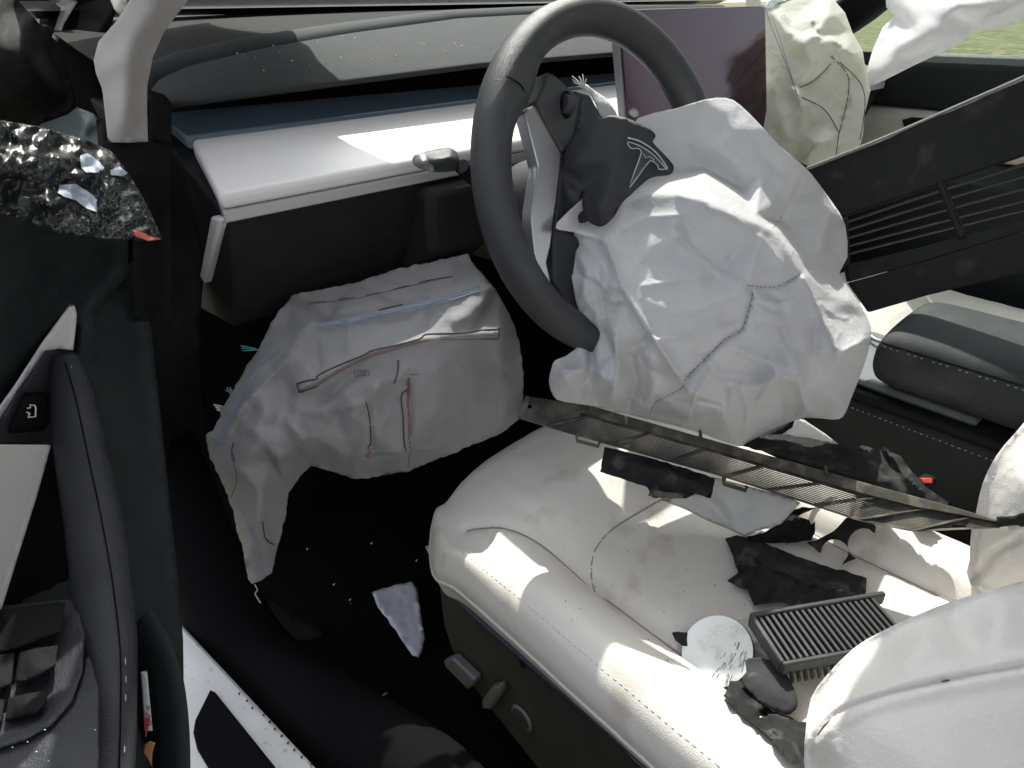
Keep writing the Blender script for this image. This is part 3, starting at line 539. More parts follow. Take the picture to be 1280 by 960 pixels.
kc = KK([(360, 330, .615), (420, 285, .618), (480, 300, .62), (700, 245, .64), (900, 205, .665), (1040, 165, .70), (470, 265, .645), (700, 210, .668), (900, 170, .69), (430, 230, .65), (700, 170, .672), (330, 300, .632), (250, 420, .605), (310, 380, .602), (150, 600, .59), (110, 700, .592), (180, 640, .583), (200, 560, .586),
         (370, 530, .585), (440, 480, .585), (600, 395, .598), (800, 350, .63), (960, 340, .655), (1070, 320, .69), (330, 640, .575), (300, 760, .580), (250, 700, .572), (420, 680, .592), (500, 600, .600), (620, 560, .606), (640, 700, .62), (720, 740, .64), (560, 760, .635), (740, 560, .622), (850, 600, .650), (960, 500, .675), (1000, 620, .715), (1080, 480, .72), (850, 450, .638), (620, 640, .607), (690, 470, .612), (470, 770, .64), (960, 690, .735)])
kc += k6([(230, 60, .585), (300, 130, .59), (330, 40, .60), (290, 250, .60), (320, 300, .61), (270, 320, .61)])
KL = lambda *p: [q[:2] for q in KK(p)]
kf = [(KL((450, 300), (560, 275), (700, 245), (850, 215), (1000, 170), (1050, 168)), .004, 4, 'r'), (KL((460, 270), (700, 228), (900, 188), (1020, 155)), -.004, 3, 'r'), (KL((370, 520), (480, 460), (620, 390), (800, 345), (950, 330), (1065, 325)), .003, 4, 'r'),
      (KL((490, 600), (620, 560), (660, 490)), .006, 8, 'r'), (KL((330, 620), (470, 640), (560, 560)), -.004, 10, 'g'), (KL((610, 540), (620, 640), (625, 740)), -.004, 4, 'r'), (KL((755, 480), (760, 620), (755, 800)), -.004, 4, 'r'), (KL((415, 785), (400, 700), (330, 600)), .006, 12, 'g'),
      (KL((960, 440), (962, 560), (955, 650)), -.002, 3, 'r'), (KL((700, 600), (660, 650), (640, 700)), .003, 5, 'r'), (KL((380, 330), (330, 420), (190, 560), (110, 690)), .004, 4, 'r'), (KL((430, 330), (440, 440), (420, 470)), -.003, 5, 'r'), (KL((230, 500), (260, 600), (190, 700)), .004, 12, 'g'),
      (KL((340, 560), (350, 640), (400, 670)), -.003, 5, 'r'), (KL((780, 700), (850, 640), (900, 620)), .003, 6, 'r'), (KL((880, 300), (960, 260), (1000, 190)), .004, 9, 'g'), (KL((850, 240), (820, 300), (760, 330)), -.003, 6, 'r'), (KL((630, 500), (720, 480), (760, 430)), .003, 6, 'r'), (KL((450, 80), (345, 260)), .0, 5, 'r')]
for _ in range(40):
    x, y = rng.uniform(300, 640), rng.uniform(390, 590); a = rng.uniform(0, math.pi); l = rng.uniform(12, 45)
    kf.append(([(x, y), (x+l*.5*math.cos(a)+rng.uniform(-4, 4), y+l*.5*math.sin(a)+rng.uniform(-4, 4)), (x+l*math.cos(a), y+l*math.sin(a))], rng.choice([-1, 1])*rng.uniform(.0008, .0024), 4, 'r'))
ko = [(x, y, t+.06) for x, y, t in ko]; kc = [(x, y, t+.06) for x, y, t in kc]
kf = [(l, a*1.9, wd, k) for l, a, wd, k in kf]
kf += [(KL((300, 430), (330, 560), (290, 700)), -.010, 14, 'g'), (KL((520, 470), (560, 600), (540, 740)), .008, 16, 'g'), (KL((840, 380), (860, 520), (820, 680)), .008, 18, 'g'), (KL((680, 420), (690, 560), (680, 700)), -.008, 14, 'g'), (KL((1000, 360), (1030, 480), (1000, 600)), -.008, 16, 'g'), (KL((440, 330), (600, 300), (800, 265)), -.006, 9, 'g'), (KL((420, 560), (480, 540), (560, 470), (620, 430)), -.007, 8, 'g')]
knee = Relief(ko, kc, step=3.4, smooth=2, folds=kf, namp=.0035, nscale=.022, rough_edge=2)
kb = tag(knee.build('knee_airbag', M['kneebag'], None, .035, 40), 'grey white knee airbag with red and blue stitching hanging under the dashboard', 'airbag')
def stitch(pts, m, name='stitching', r=.0006, par=None, rel=None, dash=None, off=.001, n=5):
    rel = rel or knee; par = par or kb; ln = rel.line(pts, off, n)
    if dash: return dashes(name, ln, M[m], par, dash, dash*.6, r)
    v, f = tube_mesh(ln, r, 5); return make(name, v, f, M[m], par)
top = KL((365, 500), (400, 490), (435, 483), (440, 470), (520, 432), (600, 400), (625, 385), (700, 368), (790, 345), (815, 328), (900, 325), (955, 322), (1000, 314), (1070, 310))
stitch(top, 'thread_dark', r=.0009, n=3); stitch(KL((365, 500), (372, 530)), 'thread_dark', r=.0009); stitch(KL((1070, 310), (1066, 342)), 'thread_dark', r=.0009); stitch(KL((372, 530), (400, 522), (440, 508)), 'thread_dark', r=.0008)
stitch(KL((380, 532), (440, 505), (520, 455), (620, 408), (720, 378), (830, 350), (950, 346), (1060, 345)), 'thread_red', r=.00035); stitch(KL((372, 524), (440, 497), (520, 447), (620, 401), (720, 371), (830, 345)), 'thread_red', r=.00035)
stitch(KL((1005, 345), (1062, 345)), 'thread_red', r=.0008)
stitch(KL((400, 225), (480, 215), (570, 203), (680, 178), (800, 150), (905, 126)), 'thread_red', r=.00035); stitch(KL((400, 219), (480, 210), (640, 186), (800, 145), (900, 126)), 'thread_dark', r=.0005, dash=.02)
stitch(KL((850, 134), (905, 127)), 'thread_red', r=.0008)
for o in (0, 9, 18): stitch(KL((440, 292+o), (560, 272+o), (700, 240+o), (850, 205+o), (1000, 160+o)), 'thread_blue', r=.0006)
for o in (0, 8): stitch(KL((320+o, 372), (250+o, 420), (170+o, 530), (125+o, 620), (80+o, 715)), 'thread_blue', r=.0005)
stitch(KL((755, 480), (748, 560), (762, 650), (752, 790)), 'thread_red', r=.00035); stitch(KL((748, 522), (728, 545), (735, 620), (738, 700), (745, 735)), 'thread_dark', r=.0008); stitch(KL((760, 500), (752, 600), (757, 740)), 'thread_red', r=.00035)
stitch(KL((745, 505), (755, 480), (752, 535)), 'thread_red', r=.0005); stitch(KL((605, 562), (618, 620), (622, 700), (612, 720)), 'thread_dark', r=.0006); stitch(KL((718, 418), (715, 460), (704, 500)), 'thread_dark', r=.0006)
stitch(KL((612, 720), (620, 740), (604, 752), (622, 760)), 'thread_red', r=.0006); stitch(KL((145, 705), (138, 735), (150, 772)), 'thread_dark', r=.0006); stitch(KL((760, 470), (790, 466)), 'thread_red', r=.0004)
stitch(crop(200, 560, 2.4, [(308, 220), (315, 265), (330, 285), (342, 288)]), 'thread_dark', r=.0006); stitch(crop(200, 560, 2.4, [(230, 165), (265, 230), (290, 310), (302, 385)]), 'thread_blue', r=.0004); stitch(crop(200, 560, 2.4, [(212, 150), (230, 90), (212, 20)]), 'thread_dark', r=.0003)
fr = [tube_mesh(cat_rom([dep(323, 437, .672), dep(312, 434+i*2, .665), dep(301+i, 432+i*3, .66)], 3), .0006, 4) for i in range(3)]; tag(make('loose_threads', *merge(fr), M['thread_green'], kb), kind='stuff')
fr = [tube_mesh([dep(288, 492, .67), dep(282+i*2, 487-i % 2*3, .665)], .0005, 4) for i in range(5)]; tag(make('loose_threads', *merge(fr), M['thread_blue'], kb), kind='stuff')
fr = [tube_mesh(cat_rom([dep(318, 730, .69), dep(322, 738, .688), dep(319, 742, .688), dep(326, 754, .686)], 3), .0008, 4)]; tag(make('loose_threads', *merge(fr), M['thread'], kb), kind='stuff')
fr = [tube_mesh([dep(278+i, 508+i*3, .666), dep(267+i*2, 506+i*3, .662)], .0009, 4) for i in range(3)]; tag(make('loose_threads', *merge(fr), M['thread_white'], kb), kind='stuff')
def text_on(rel, s, x, y, size, ang, m, name, par, flip=False, off=.0012, sx=1, spacing=1.0):
    """flat print laid on a surface: pixel-size letters draped on the cloth"""
    cu = bpy.data.curves.new('t', 'FONT'); cu.body = s; cu.size = 1; cu.align_x = 'CENTER'; cu.align_y = 'CENTER'; cu.resolution_u = 2; cu.space_character = spacing
    to = bpy.data.objects.new('t', cu); COL.objects.link(to); bpy.context.view_layer.update()
    me = bpy.data.meshes.new_from_object(to.evaluated_get(bpy.context.evaluated_depsgraph_get())); bpy.data.objects.remove(to)
    c, q = math.cos(ang), math.sin(ang); V = []
    for v in me.vertices:
        a, b = v.co.x*size*sx, -v.co.y*size*(-1 if flip else 1); V.append(rel.on(x+a*c-b*q, y+a*q+b*c, off))
    Fc = [tuple(p.vertices) for p in me.polygons]; bpy.data.meshes.remove(me); return make(name, V, Fc, M[m], par, False)
text_on(knee, '10223', 452, 466, 11, math.radians(174), 'print_grey', 'printed_number', kb, sx=.75)
stitch([(474, 388), (490, 384), (504, 381)], 'thread_dark', 'stitching', .0012)
for i in range(34):                                             # faint barcode-like print near the hem
    x = 462+i*2.4+(6 if i > 14 else 0); y = 566-.0016*(x-462)**2*.3-(x-462)*.03
    stitch([(x, y-3.5), (x, y+rng.uniform(2, 4))], 'thread', 'printed_bar', r=.0005, off=.0006, n=1)

# ================================================================ SCREEN
scr = thing('touch_screen', (.357, .12, -.05), 'wide glossy black touch screen right of the steering wheel', 'screen')
STt = .204; SU = np.array([0, math.sin(STt), math.cos(STt)]); SN = np.array([0, -math.cos(STt), math.sin(STt)]); SC = np.array([.3563, .137, .0494])
def rrect(c, U, Vv, w, h, r, n=5):
    o = []
    for cx, cy, a0 in ((1, 1, 0), (-1, 1, 90), (-1, -1, 180), (1, -1, 270)):
        for i in range(n+1):
            a = math.radians(a0+90*i/n); o.append(c+U*(cx*(w/2-r)+r*math.cos(a))+Vv*(cy*(h/2-r)+r*math.sin(a)))
    return o
X1 = np.array([1., 0, 0])
prism('housing', rrect(SC-SN*.002, X1, SU, .358, .232, .008), -SN*.013, M['screen_case'], scr, .002)
prism('glass_face', rrect(SC-SN*.0012, X1, SU, .354, .228, .007), SN*.0022, M['screen'], scr, .0006)
box('mount', (.31, .15, -.02), (.40, .24, .06), M['black'], scr)

# ================================================================ PASSENGER AIRBAGS
P6 = lambda pts: crop(900, 0, 3.2, pts)
po = P6([(100, -60, 1.13), (180, 20, 1.12), (230, -60, 1.14), (430, -30, 1.16), (500, 50, 1.16), (530, 130, 1.16), (570, 200, 1.17), (583, 280, 1.17), (603, 360, 1.17), (580, 450, 1.15), (572, 540, 1.14), (555, 600, 1.13), (470, 640, 1.11), (370, 672, 1.10), (300, 640, 1.10), (230, 610, 1.10), (170, 560, 1.11), (120, 400, 1.13)])
pcx = P6([(250, 100, 1.07), (330, 170, 1.03), (390, 130, 1.04), (440, 60, 1.07), (240, 230, 1.09), (300, 330, 1.05), (320, 420, 1.045), (440, 255, 1.035), (510, 200, 1.06), (540, 250, 1.09), (480, 330, 1.05), (400, 350, 1.06), (370, 250, 1.03), (250, 400, 1.09), (230, 500, 1.085), (330, 540, 1.06), (470, 530, 1.04), (420, 450, 1.055), (400, 580, 1.03), (470, 570, 1.035), (350, 640, 1.07), (540, 420, 1.075), (510, 480, 1.06)])
PL = lambda *p: [q[:2] for q in P6(p)]
pf = [(PL((190, 170), (240, 250), (290, 320), (320, 420)), .012, 5, 'r'), (PL((320, 350), (380, 320), (445, 255)), -.010, 4, 'r'), (PL((445, 225), (510, 300), (510, 400), (475, 540), (465, 630)), -.009, 4, 'r'), (PL((330, 390), (420, 440), (475, 530)), .010, 6, 'r'), (PL((475, 540), (400, 500), (330, 470)), -.006, 6, 'r'),
      (PL((330, 640), (390, 570), (475, 565)), .014, 6, 'r'), (PL((190, 290), (240, 450), (260, 580)), .008, 8, 'g'), (PL((400, 150), (470, 170), (560, 240)), .010, 6, 'r'), (PL((230, 90), (330, 130), (420, 80)), -.008, 8, 'r'), (PL((540, 300), (570, 350), (560, 460)), -.006, 5, 'r')]
for _ in range(60):
    x, y = rng.uniform(955, 1085), rng.uniform(0, 195); a = rng.uniform(0, math.pi); l = rng.uniform(8, 22)
    pf.append(([(x, y), (x+l*math.cos(a), y+l*math.sin(a))], rng.choice([-1, 1])*rng.uniform(.002, .006), 2.6, 'r'))
for L_ in (((190, 170), (240, 250), (290, 320), (320, 420)), ((400, 150), (470, 170), (560, 240)), ((330, 60), (370, 100), (400, 150)), ((445, 225), (510, 300), (510, 400), (475, 540))):   # puckers across the seams
    for q_ in cat_rom(PL(*L_), 5):
        a = rng.uniform(-.5, .5)+.3; l = rng.uniform(5, 10); pf.append(([(q_[0]-l*math.cos(a), q_[1]-l*math.sin(a)), (q_[0]+l*math.cos(a), q_[1]+l*math.sin(a))], rng.choice([-1, 1])*rng.uniform(.005, .010), 2.2, 'r'))
pf = [(l, a*1.0, wd, k) for l, a, wd, k in pf]
pbag = Relief(po, pcx, step=2.8, smooth=2, folds=pf, namp=.003, nscale=.06)
pb = tag(pbag.build('passenger_airbag', M['cream'], None, .10, 30), 'wrinkled cream passenger airbag bulging behind the touch screen', 'airbag')
for pts in (((320, 350), (380, 320), (445, 255)), ((445, 225), (510, 300), (510, 400), (475, 540), (465, 635)), ((330, 390), (420, 440), (475, 530)), ((480, 250), (560, 330), (580, 420), (560, 560)), ((220, 20), (300, -10), (330, -20))): stitch(PL(*pts), 'thread_dark', 'seam', .0007, pb, pbag, off=.002)
text_on(pbag, 'COS', 982, 24, 8, math.radians(42), 'thread', 'printed_code', pb, off=.003, sx=.9)
for i in range(5): stitch(PL((165+i*9, 30+i*3), (185+i*12, 12), (215+i*10, 0)), 'thread_blue', 'stitching', .0006, pb, pbag, off=.003)
# side curtain on the passenger side
cu = Relief(P6([(660, -60, 1.20), (665, 30, 1.20), (700, 60, 1.20), (650, 110, 1.20), (610, 200, 1.19), (585, 290, 1.18), (592, 350, 1.17), (650, 325, 1.15), (780, 260, 1.13), (930, 190, 1.11), (1030, 120, 1.10), (1120, 115, 1.09), (1190, 85, 1.09), (1260, 40, 1.07), (1320, -60, 1.07)]), P6([(700, 200, 1.12), (800, 150, 1.08), (760, 60, 1.12), (900, 60, 1.06), (960, 70, 1.09), (1000, 20, 1.04), (1080, 60, 1.06), (930, 150, 1.07), (640, 280, 1.13)]), step=5, smooth=4, namp=.006, nscale=.03, folds=[(PL((1030, 110), (1100, 60), (1216, -10)), .012, 6, 'r'), (PL((900, 100), (950, 50), (990, 45)), -.01, 6, 'r'), (PL((600, 330), (780, 250), (930, 175)), .008, 5, 'r')])
tag(cu.build('side_curtain', M['curtain'], None, .05, 30), 'bright white side curtain airbag hanging over the passenger window', 'airbag')

# ================================================================ PASSENGER DOOR
pd = thing('passenger_door', (1.12, -.1, -.5), 'dark passenger door with pale armrest inlay and green tinted window', 'car door')
def yprism(name, prof, y0, y1, m, parent, bev=.004): return prism(name, [(x, y0, z) for x, z in prof], (0, y1-y0, 0), m, parent, bev)
yprism('upper_panel', [(1.14, .068), (1.085, .070), (1.07, .05), (1.075, -.01), (1.085, -.034), (1.14, -.034)], .40, -.9, M['door_dark'], pd, .006)
yprism('inlay', [(1.14, -.037), (1.088, -.037), (1.075, -.055), (1.06, -.12), (1.14, -.12)], .36, -.9, mat('door_inlay', (.50, .47, .42), .55, var=.1, vs=30), pd, .005)
yprism('lower_panel', [(1.14, -.123), (1.05, -.123), (1.02, -.16), (1.03, -.5), (1.14, -.55)], .40, -.9, M['door_dark'], pd, .008)
hp = [at(x, y, 'x', 1.066) for x, y in P6([(730, 478), (770, 468), (835, 472), (855, 485), (800, 505), (745, 520)])]
prism('handle_recess', hp, (-.006, 0, 0), M['black'], pd, .002)
sheet('window_glass', [(1.105, .42, .07), (1.105, -.9, .07), (1.06, -.85, .45), (1.06, .02, .45)], M['glass'], pd)
tag(box('outer_side_panel', (1.145, -1.5, -.75), (1.19, .9, .06), M['body'], None, .01), 'light painted outer body side beyond the passenger door', 'car body')

# ================================================================ LOOSE GRILLE PANEL (right)
gp = thing('grille_panel', dep(1180, 380, .88), 'large loose black plastic grille panel leaning over the passenger seat', 'grille panel')
def gt(x): return .93-.00062*(x-1010)
def gpt(x, y, o=0): return dep(x, y, gt(x)+o)
def gplate(name, pts, th, m, bev=.002): return prism(name, [gpt(x, y) for x, y in pts], fw*th, m, gp, bev)
gplate('upper_band', [(1009, 211), (1100, 175), (1200, 132), (1310, 84), (1310, 184), (1280, 195), (1160, 236), (1053, 272)], .012, M['grille'], .003)
gplate('lower_band', [(1058, 331), (1160, 307), (1280, 272), (1310, 263), (1310, 284), (1280, 289), (1160, 325), (1062, 352)], .010, M['grille'])
bl = [gpt(1062, 353, -.002), gpt(1160, 326, -.002), gpt(1280, 290, -.002), gpt(1310, 281, -.002), gpt(1310, 331, .012), gpt(1280, 340, .012), gpt(1160, 369, .012), gpt(1088, 390, .012)]
prism('lower_skirt', bl, fw*.008, M['grille'], gp, .002)
ys0 = [279, 289, 299, 309, 319]; ys1 = [205, 220, 236, 252, 264]
for a, b in zip(ys0, ys1):
    pth = [gpt(1054, a), gpt(1180, a+(b-a)*126/226-1), gpt(1312, b-9)]
    make('slat', *tube_mesh(cat_rom(pth, 4), [(.0013, .006)]*9, 6, True, up), M['grille'], gp, True, 40)
tube('post', cat_rom([gpt(1174, 226, -.004), gpt(1186, 255, -.004), gpt(1203, 297, -.004)], 3), .0045, M['grille'], gp, 8)
for x, y, yy in ((1056, 272, 332), (1308, 184, 266)): tube('end_post', [gpt(x, y), gpt(x+3, yy)], .004, M['grille'], gp, 6)
tube('edge_lip', cat_rom([gpt(1009, 210, -.002), gpt(1100, 174, -.002), gpt(1200, 131, -.002), gpt(1310, 83, -.002)], 4), .0022, mat('pale_lip', (.25, .25, .24), .5), gp, 6)  # paler lip along the top edge of the upper band
# ================================================================ CENTRE CONSOLE
con = thing('centre_console', (.35, -.3, -.6), 'black centre console with padded grey armrest between the seats', 'console')
yprism('console_body', [(.262, -.62), (.250, -.30), (.256, -.287), (.268, -.283), (.45, -.283), (.462, -.30), (.45, -.62)], .25, -.9, M['console'], con, .006)
yprism('tray_lid', [(.285, -.2815), (.43, -.2815), (.43, -.270), (.285, -.270)], .1, -.34, M['grey_lid'], con, .006)
tube('side_rail', [(.262, .05, -.281), (.262, -.9, -.279)], .007, M['black'], con, 10)
dashes('side_stitching', [(.2515, .05, -.296), (.2515, -.8, -.294)], M['thread'], con, .004, .003, .0006)
def armrest():
    secs = []
    ys = [-.214, -.217, -.226, -.245, -.29, -.40, -.60, -.8]
    sc = [.60, .78, .92, .985, 1, 1, 1, 1]
    prof = [(.278, -.262), (.268, -.245), (.266, -.218), (.271, -.200), (.292, -.188), (.345, -.181), (.40, -.183), (.425, -.194), (.436, -.215), (.434, -.245), (.424, -.262)]
    c = np.array([.351, -.222]); out = []
    for y, s in zip(ys, sc):
        out.append([(c[0]+(x-c[0])*(.9+.1*s), y-(1-s)*0, c[1]+(z-c[1])*s) for x, z in prof])
    G = smooth_grid(out, 4, 4); a, b, _ = G.shape; V = G.reshape(-1, 3); Fc = grid_faces(a, b)+[tuple(range(b))]
    return make('armrest', V, Fc, M['armrest'], con)
ar = armrest()
dashes('armrest_stitching', [(.2672, y, -.2075) for y in np.linspace(-.222, -.75, 120)], M['thread'], ar, .004, .003, .0007)
tube('armrest_seam', [(.268, y, -.2035) for y in np.linspace(-.218, -.75, 60)], .0011, M['void'], ar, 6)
cl = dep(1090, 424, 1.0); tube('chrome_lip', cat_rom([dep(1082, 415, .99), dep(1095, 425, .97), dep(1108, 428, .95)], 4), .003, M['chrome'], con, 8)

# ================================================================ SEATS
def cushion(dx, name, m, parent, sx=1):
    # across: left piping -> right side ; along: front -> back
    prof = [(-.279, -.382), (-.288, -.350), (-.284, -.330), (-.273, -.315), (-.250, -.308), (-.220, -.320), (-.196, -.340), (-.180, -.352), (-.150, -.347), (-.06, -.352), (.03, -.356), (.075, -.364), (.100, -.350), (.130, -.342), (.158, -.352), (.170, -.375), (.168, -.42)]
    st = [ # y, dz, corner inset, squash towards front bottom
        (.085, -.075, .060, .55), (.082, -.03, .050, .75), (.066, .012, .034, .92), (.035, .036, .012, 1), (-.01, .042, -.002, 1), (-.06, .027, 0, 1), (-.14, .0, 0, 1), (-.24, -.006, 0, 1), (-.34, -.004, 0, 1), (-.44, .008, 0, 1), (-.52, .03, 0, 1)]
    rows = []
    for y, dz, ins, q in st:
        row = []
        for x, z in prof:
            cx = -.06; xx = cx+(x-cx)*(1-ins/.23)
            k = min(1, abs(x-cx)/.22)                           # bolster weight
            side = k > .93
            yy = y-.030*(k**2)*(1 if y > -.02 else 0)*(1 if y > .03 else .5)
            zz = (z+dz*(1-k**2) if not side else z+min(dz, 0)*.3)-.016*k**2*min(1, max(0, (y+.07)/.10))
            fr_ = min(1, max(0, (y+.15)/.13)); fr_ = fr_*fr_*(3-2*fr_)
            if not side: zz = zz*(1-fr_)+(-.318-.030*k**5+min(0, dz)*.9)*fr_
            if q < 1: zz = -.39+(zz+.39)*q
            row.append((xx, yy, zz))
        rows.append(row)
    G = smooth_grid(rows, 7, 10); a, b, _ = G.shape; X, Y, Z = G[..., 0], G[..., 1], G[..., 2]
    def dist(lx, ly):
        return pdist(np.stack([X.ravel(), Y.ravel()], 1), np.stack([lx, ly], 1))[0].reshape(a, b)
    # seams: inner bolster line with curve at the front, cross seam, right line
    L1 = np.array([(-.238, -.014), (-.230, -.022), (-.212, -.047), (-.192, -.10), (-.182, -.16), (-.180, -.28), (-.18, -.5)]); L2 = np.array([(-.182, -.158), (-.172, -.140), (-.145, -.122), (-.10, -.116), (-.03, -.118), (.04, -.122), (.075, -.15), (.078, -.3), (.078, -.5)])
    for L, w, dpt in ((L1, .006, .006), (L2, .0055, .006)):
        Ls = np.array(cat_rom(L, 6)); d = dist(Ls[:, 0], Ls[:, 1]); Z -= dpt*np.exp(-(d/w)**2)
    # padded swell and soft sag wrinkles
    for i in range(a):
        for j in range(b): Z[i, j] += .0022*noise.noise((X[i, j]*14, Y[i, j]*14, 2))+.0008*noise.noise((X[i, j]*45, Y[i, j]*45, 5))
    G = np.stack([X*sx+dx, Y, Z], -1)
    o = make(name, G.reshape(-1, 3), grid_faces(a, b)+[tuple(range(b))], m, parent)
    tree = BVHTree.FromPolygons([Vector(p) for p in G.reshape(-1, 3)], grid_faces(a, b))
    return o, tree, G, (L1, L2)
ds = thing('car_seat', (-.06, -.2, -.62), 'white leather driver seat strewn with broken plastic, grey side panel with switches', 'car seat')
cush, ctree, CG, (L1, L2) = cushion(0, 'cushion', M['leather'], ds)
def seat_on(x, y, off=.001):
    h = ctree.ray_cast(Vector((x, y, .5)), Vector((0, 0, -1))); return (h[0] if h[0] else Vector((x, y, -.36)))+Vector((0, 0, off))
def seat_px(px, py, off=.002):
    d = Vector(ray(px, py)).normalized(); h = ctree.ray_cast(Vector(C), d); q = h[0] if h[0] else Vector(at(px, py, 'z', -.36)); return q-d*off
for L in (L1, L2):
    Ls = cat_rom(L, 8); tube('seam', [seat_on(p[0], p[1], .0004) for p in Ls], .0008, mat('seam_shade', (.32, .29, .26), .8), cush, 5)
# side seams: stitched top seam and lower welt follow grid columns
def gcol(j, off): return [Vector(CG[i, j])+Vector((-off, 0, off*.4)) for i in range(14, CG.shape[0])]
dashes('side_stitching', gcol(21, .0001), M['thread_white'], cush, .0045, .002, .0005)
tube('side_seam', [p+Vector((.0004, 0, -.0012)) for p in gcol(21, 0)], .0007, mat('seam_shade2', (.30, .28, .26), .8), cush, 5)
tube('lower_welt', [p for p in gcol(6, .0005)], .0016, M['leather_clean'], cush, 6)
# side valance and switches
vp = [(.0, -.394), (-.002, -.460), (-.015, -.500), (-.06, -.53), (-.20, -.565), (-.40, -.575), (-.60, -.56), (-.60, -.362), (-.40, -.372), (-.28, -.378), (-.10, -.386)]
va = prism('side_panel', [(-.276, y, z) for y, z in vp], (.05, 0, 0), M['valance'], ds, .012, 3)
tube('piping', cat_rom([(-.268, -.004, -.393), (-.276, -.03, -.389), (-.280, -.10, -.3825), (-.280, -.28, -.3745), (-.280, -.45, -.369), (-.28, -.6, -.36)], 6), .0035, M['piping'], ds, 8)
def sidept(x, y, o=0): p = at(x, y, 'x', -.276-o); return p
sw1 = crop(520, 540, 2.287, [(100, 638), (125, 628), (190, 690), (188, 705), (170, 720), (105, 655)])
prism('slide_switch', [sidept(x, y, .0) for x, y in sw1], (-.012, 0, 0), M['switch'], ds, .003, 3)
sw2 = crop(520, 540, 2.287, [(235, 712), (262, 706), (262, 730), (232, 778), (208, 775), (208, 750)])
prism('tilt_switch', [sidept(x, y, .0) for x, y in sw2], (-.011, 0, 0), M['switch'], ds, .003, 3)
cc = sidept(654, 896); prism('lumbar_ring', oval(cc, np.array([0, .0155, 0]), np.array([0, 0, .0155]), 28), (-.004, 0, 0), M['switch'], ds, .0015)
prism('lumbar_pad', oval(cc+np.array([-.004, 0, 0]), np.array([0, .0125, 0]), np.array([0, 0, .0125]), 28), (-.0012, 0, 0), M['valance'], ds, .0005)
pr = sidept(655, 832); make('retainer_clip', *tube_mesh([pr+np.array([0, .003, .006]), pr+np.array([-.004, -.003, .004])], .0025, 6), M['black'], ds)
# backrest: near bolster, far bolster, centre
k7 = lambda pts: crop(1000, 640, 3, pts)
bo1 = k7([(20, 980, .425), (16, 900, .430), (20, 830, .435), (40, 700, .440), (100, 612, .440), (200, 512, .440), (300, 450, .438), (440, 385, .435), (600, 325, .430), (840, 258, .425), (1000, 225, .42), (1300, 300, .40), (1300, 1300, .33), (300, 1300, .36), (60, 1150, .40)])
bi1 = k7([(70, 830, .405), (150, 752, .400), (300, 692, .392), (500, 640, .386), (700, 600, .380), (900, 565, .376), (200, 600, .412), (450, 480, .404), (750, 380, .398), (300, 830, .378), (600, 760, .370), (840, 720, .364), (500, 980, .358), (200, 1000, .380), (850, 1000, .348)])
se = [p[:2] for p in k7([(30, 930), (70, 825), (150, 750), (300, 690), (500, 640), (700, 600), (900, 565)])]
br = Relief(bo1, bi1, step=3.6, smooth=40, curved=2, folds=[(cat_rom(se, 6), -.0035, 4, 'g'), (cat_rom([(x, y-8) for x, y in se], 6), .003, 9, 'g'), (cat_rom([(x, y+10) for x, y in se], 6), .0025, 10, 'g')])
back = br.build('backrest', M['leather_clean'], ds, .10, 60)
dashes('backrest_stitching', br.line([(x, y+1) for x, y in se], .0020, 10), M['thread_dark'], back, .0024, .0014, .00045)
dashes('backrest_stitching', br.line([(x, y-9) for x, y in se[3:]], .0003, 10), M['thread_white'], back, .0012, .0022, .0004)
bo2 = [(1213, 730, .66), (1212, 700, .66), (1214, 664, .66), (1220, 640, .66), (1228, 605, .655), (1245, 570, .65), (1270, 540, .645), (1310, 500, .64), (1380, 480, .62), (1380, 760, .56), (1280, 760, .62)]
br2 = Relief(bo2, [(1250, 640, .632), (1280, 600, .615), (1245, 700, .635), (1280, 700, .605), (1320, 640, .59), (1290, 560, .625)], step=5, smooth=8, curved=2, folds=[([(1224, 660), (1220, 690), (1218, 725)], -.004, 3, 'g'), ([(1218, 725), (1245, 690), (1285, 668)], -.008, 5, 'g')])
fb = br2.build('far_bolster', M['leather_clean'], ds, .08, 30)
dashes('bolster_stitching', br2.line([(1300, 545), (1262, 566), (1240, 600), (1228, 640), (1222, 680), (1221, 728)], .0004, 6), M['thread_white'], fb, .003, .002, .0006)
box('recline_base', (-.25, -.62, -.56), (.15, -.5, -.40), M['valance'], ds)
# passenger seat
ps = thing('car_seat', (.78, -.3, -.62), 'white leather passenger seat beyond the centre console', 'car seat')
cushion(.78, 'cushion', M['leather_clean'], ps)
G = []
for i, v in enumerate(np.linspace(0, 1, 9)):
    y = -.46-.20*v; z = -.33+.62*v; wd = .24-.03*v
    G.append([(.72+wd*u, y-.04*math.cos(u*1.5)*.8+.05*abs(u)**2.5, z) for u in np.linspace(-1, 1, 11)])
G = smooth_grid(G, 3, 3); a, b, _ = G.shape; V = list(G.reshape(-1, 3)); n = a*b; V += [p+np.array([0, -.10, .0]) for p in V[:n]]; f = grid_faces(a, b); ring = [j for j in range(b)]+[i*b+b-1 for i in range(1, a)]+[(a-1)*b+j for j in range(b-2, -1, -1)]+[i*b for i in range(a-2, 0, -1)]
make('backrest', V, f+[tuple(k+n for k in reversed(q)) for q in f]+[(ring[i], ring[(i+1) % len(ring)], ring[(i+1) % len(ring)]+n, ring[i]+n) for i in range(len(ring))], M['leather_clean'], ps)
box('seat_base', (.52, -.5, -.61), (.96, .0, -.40), M['valance'], ps, .02)

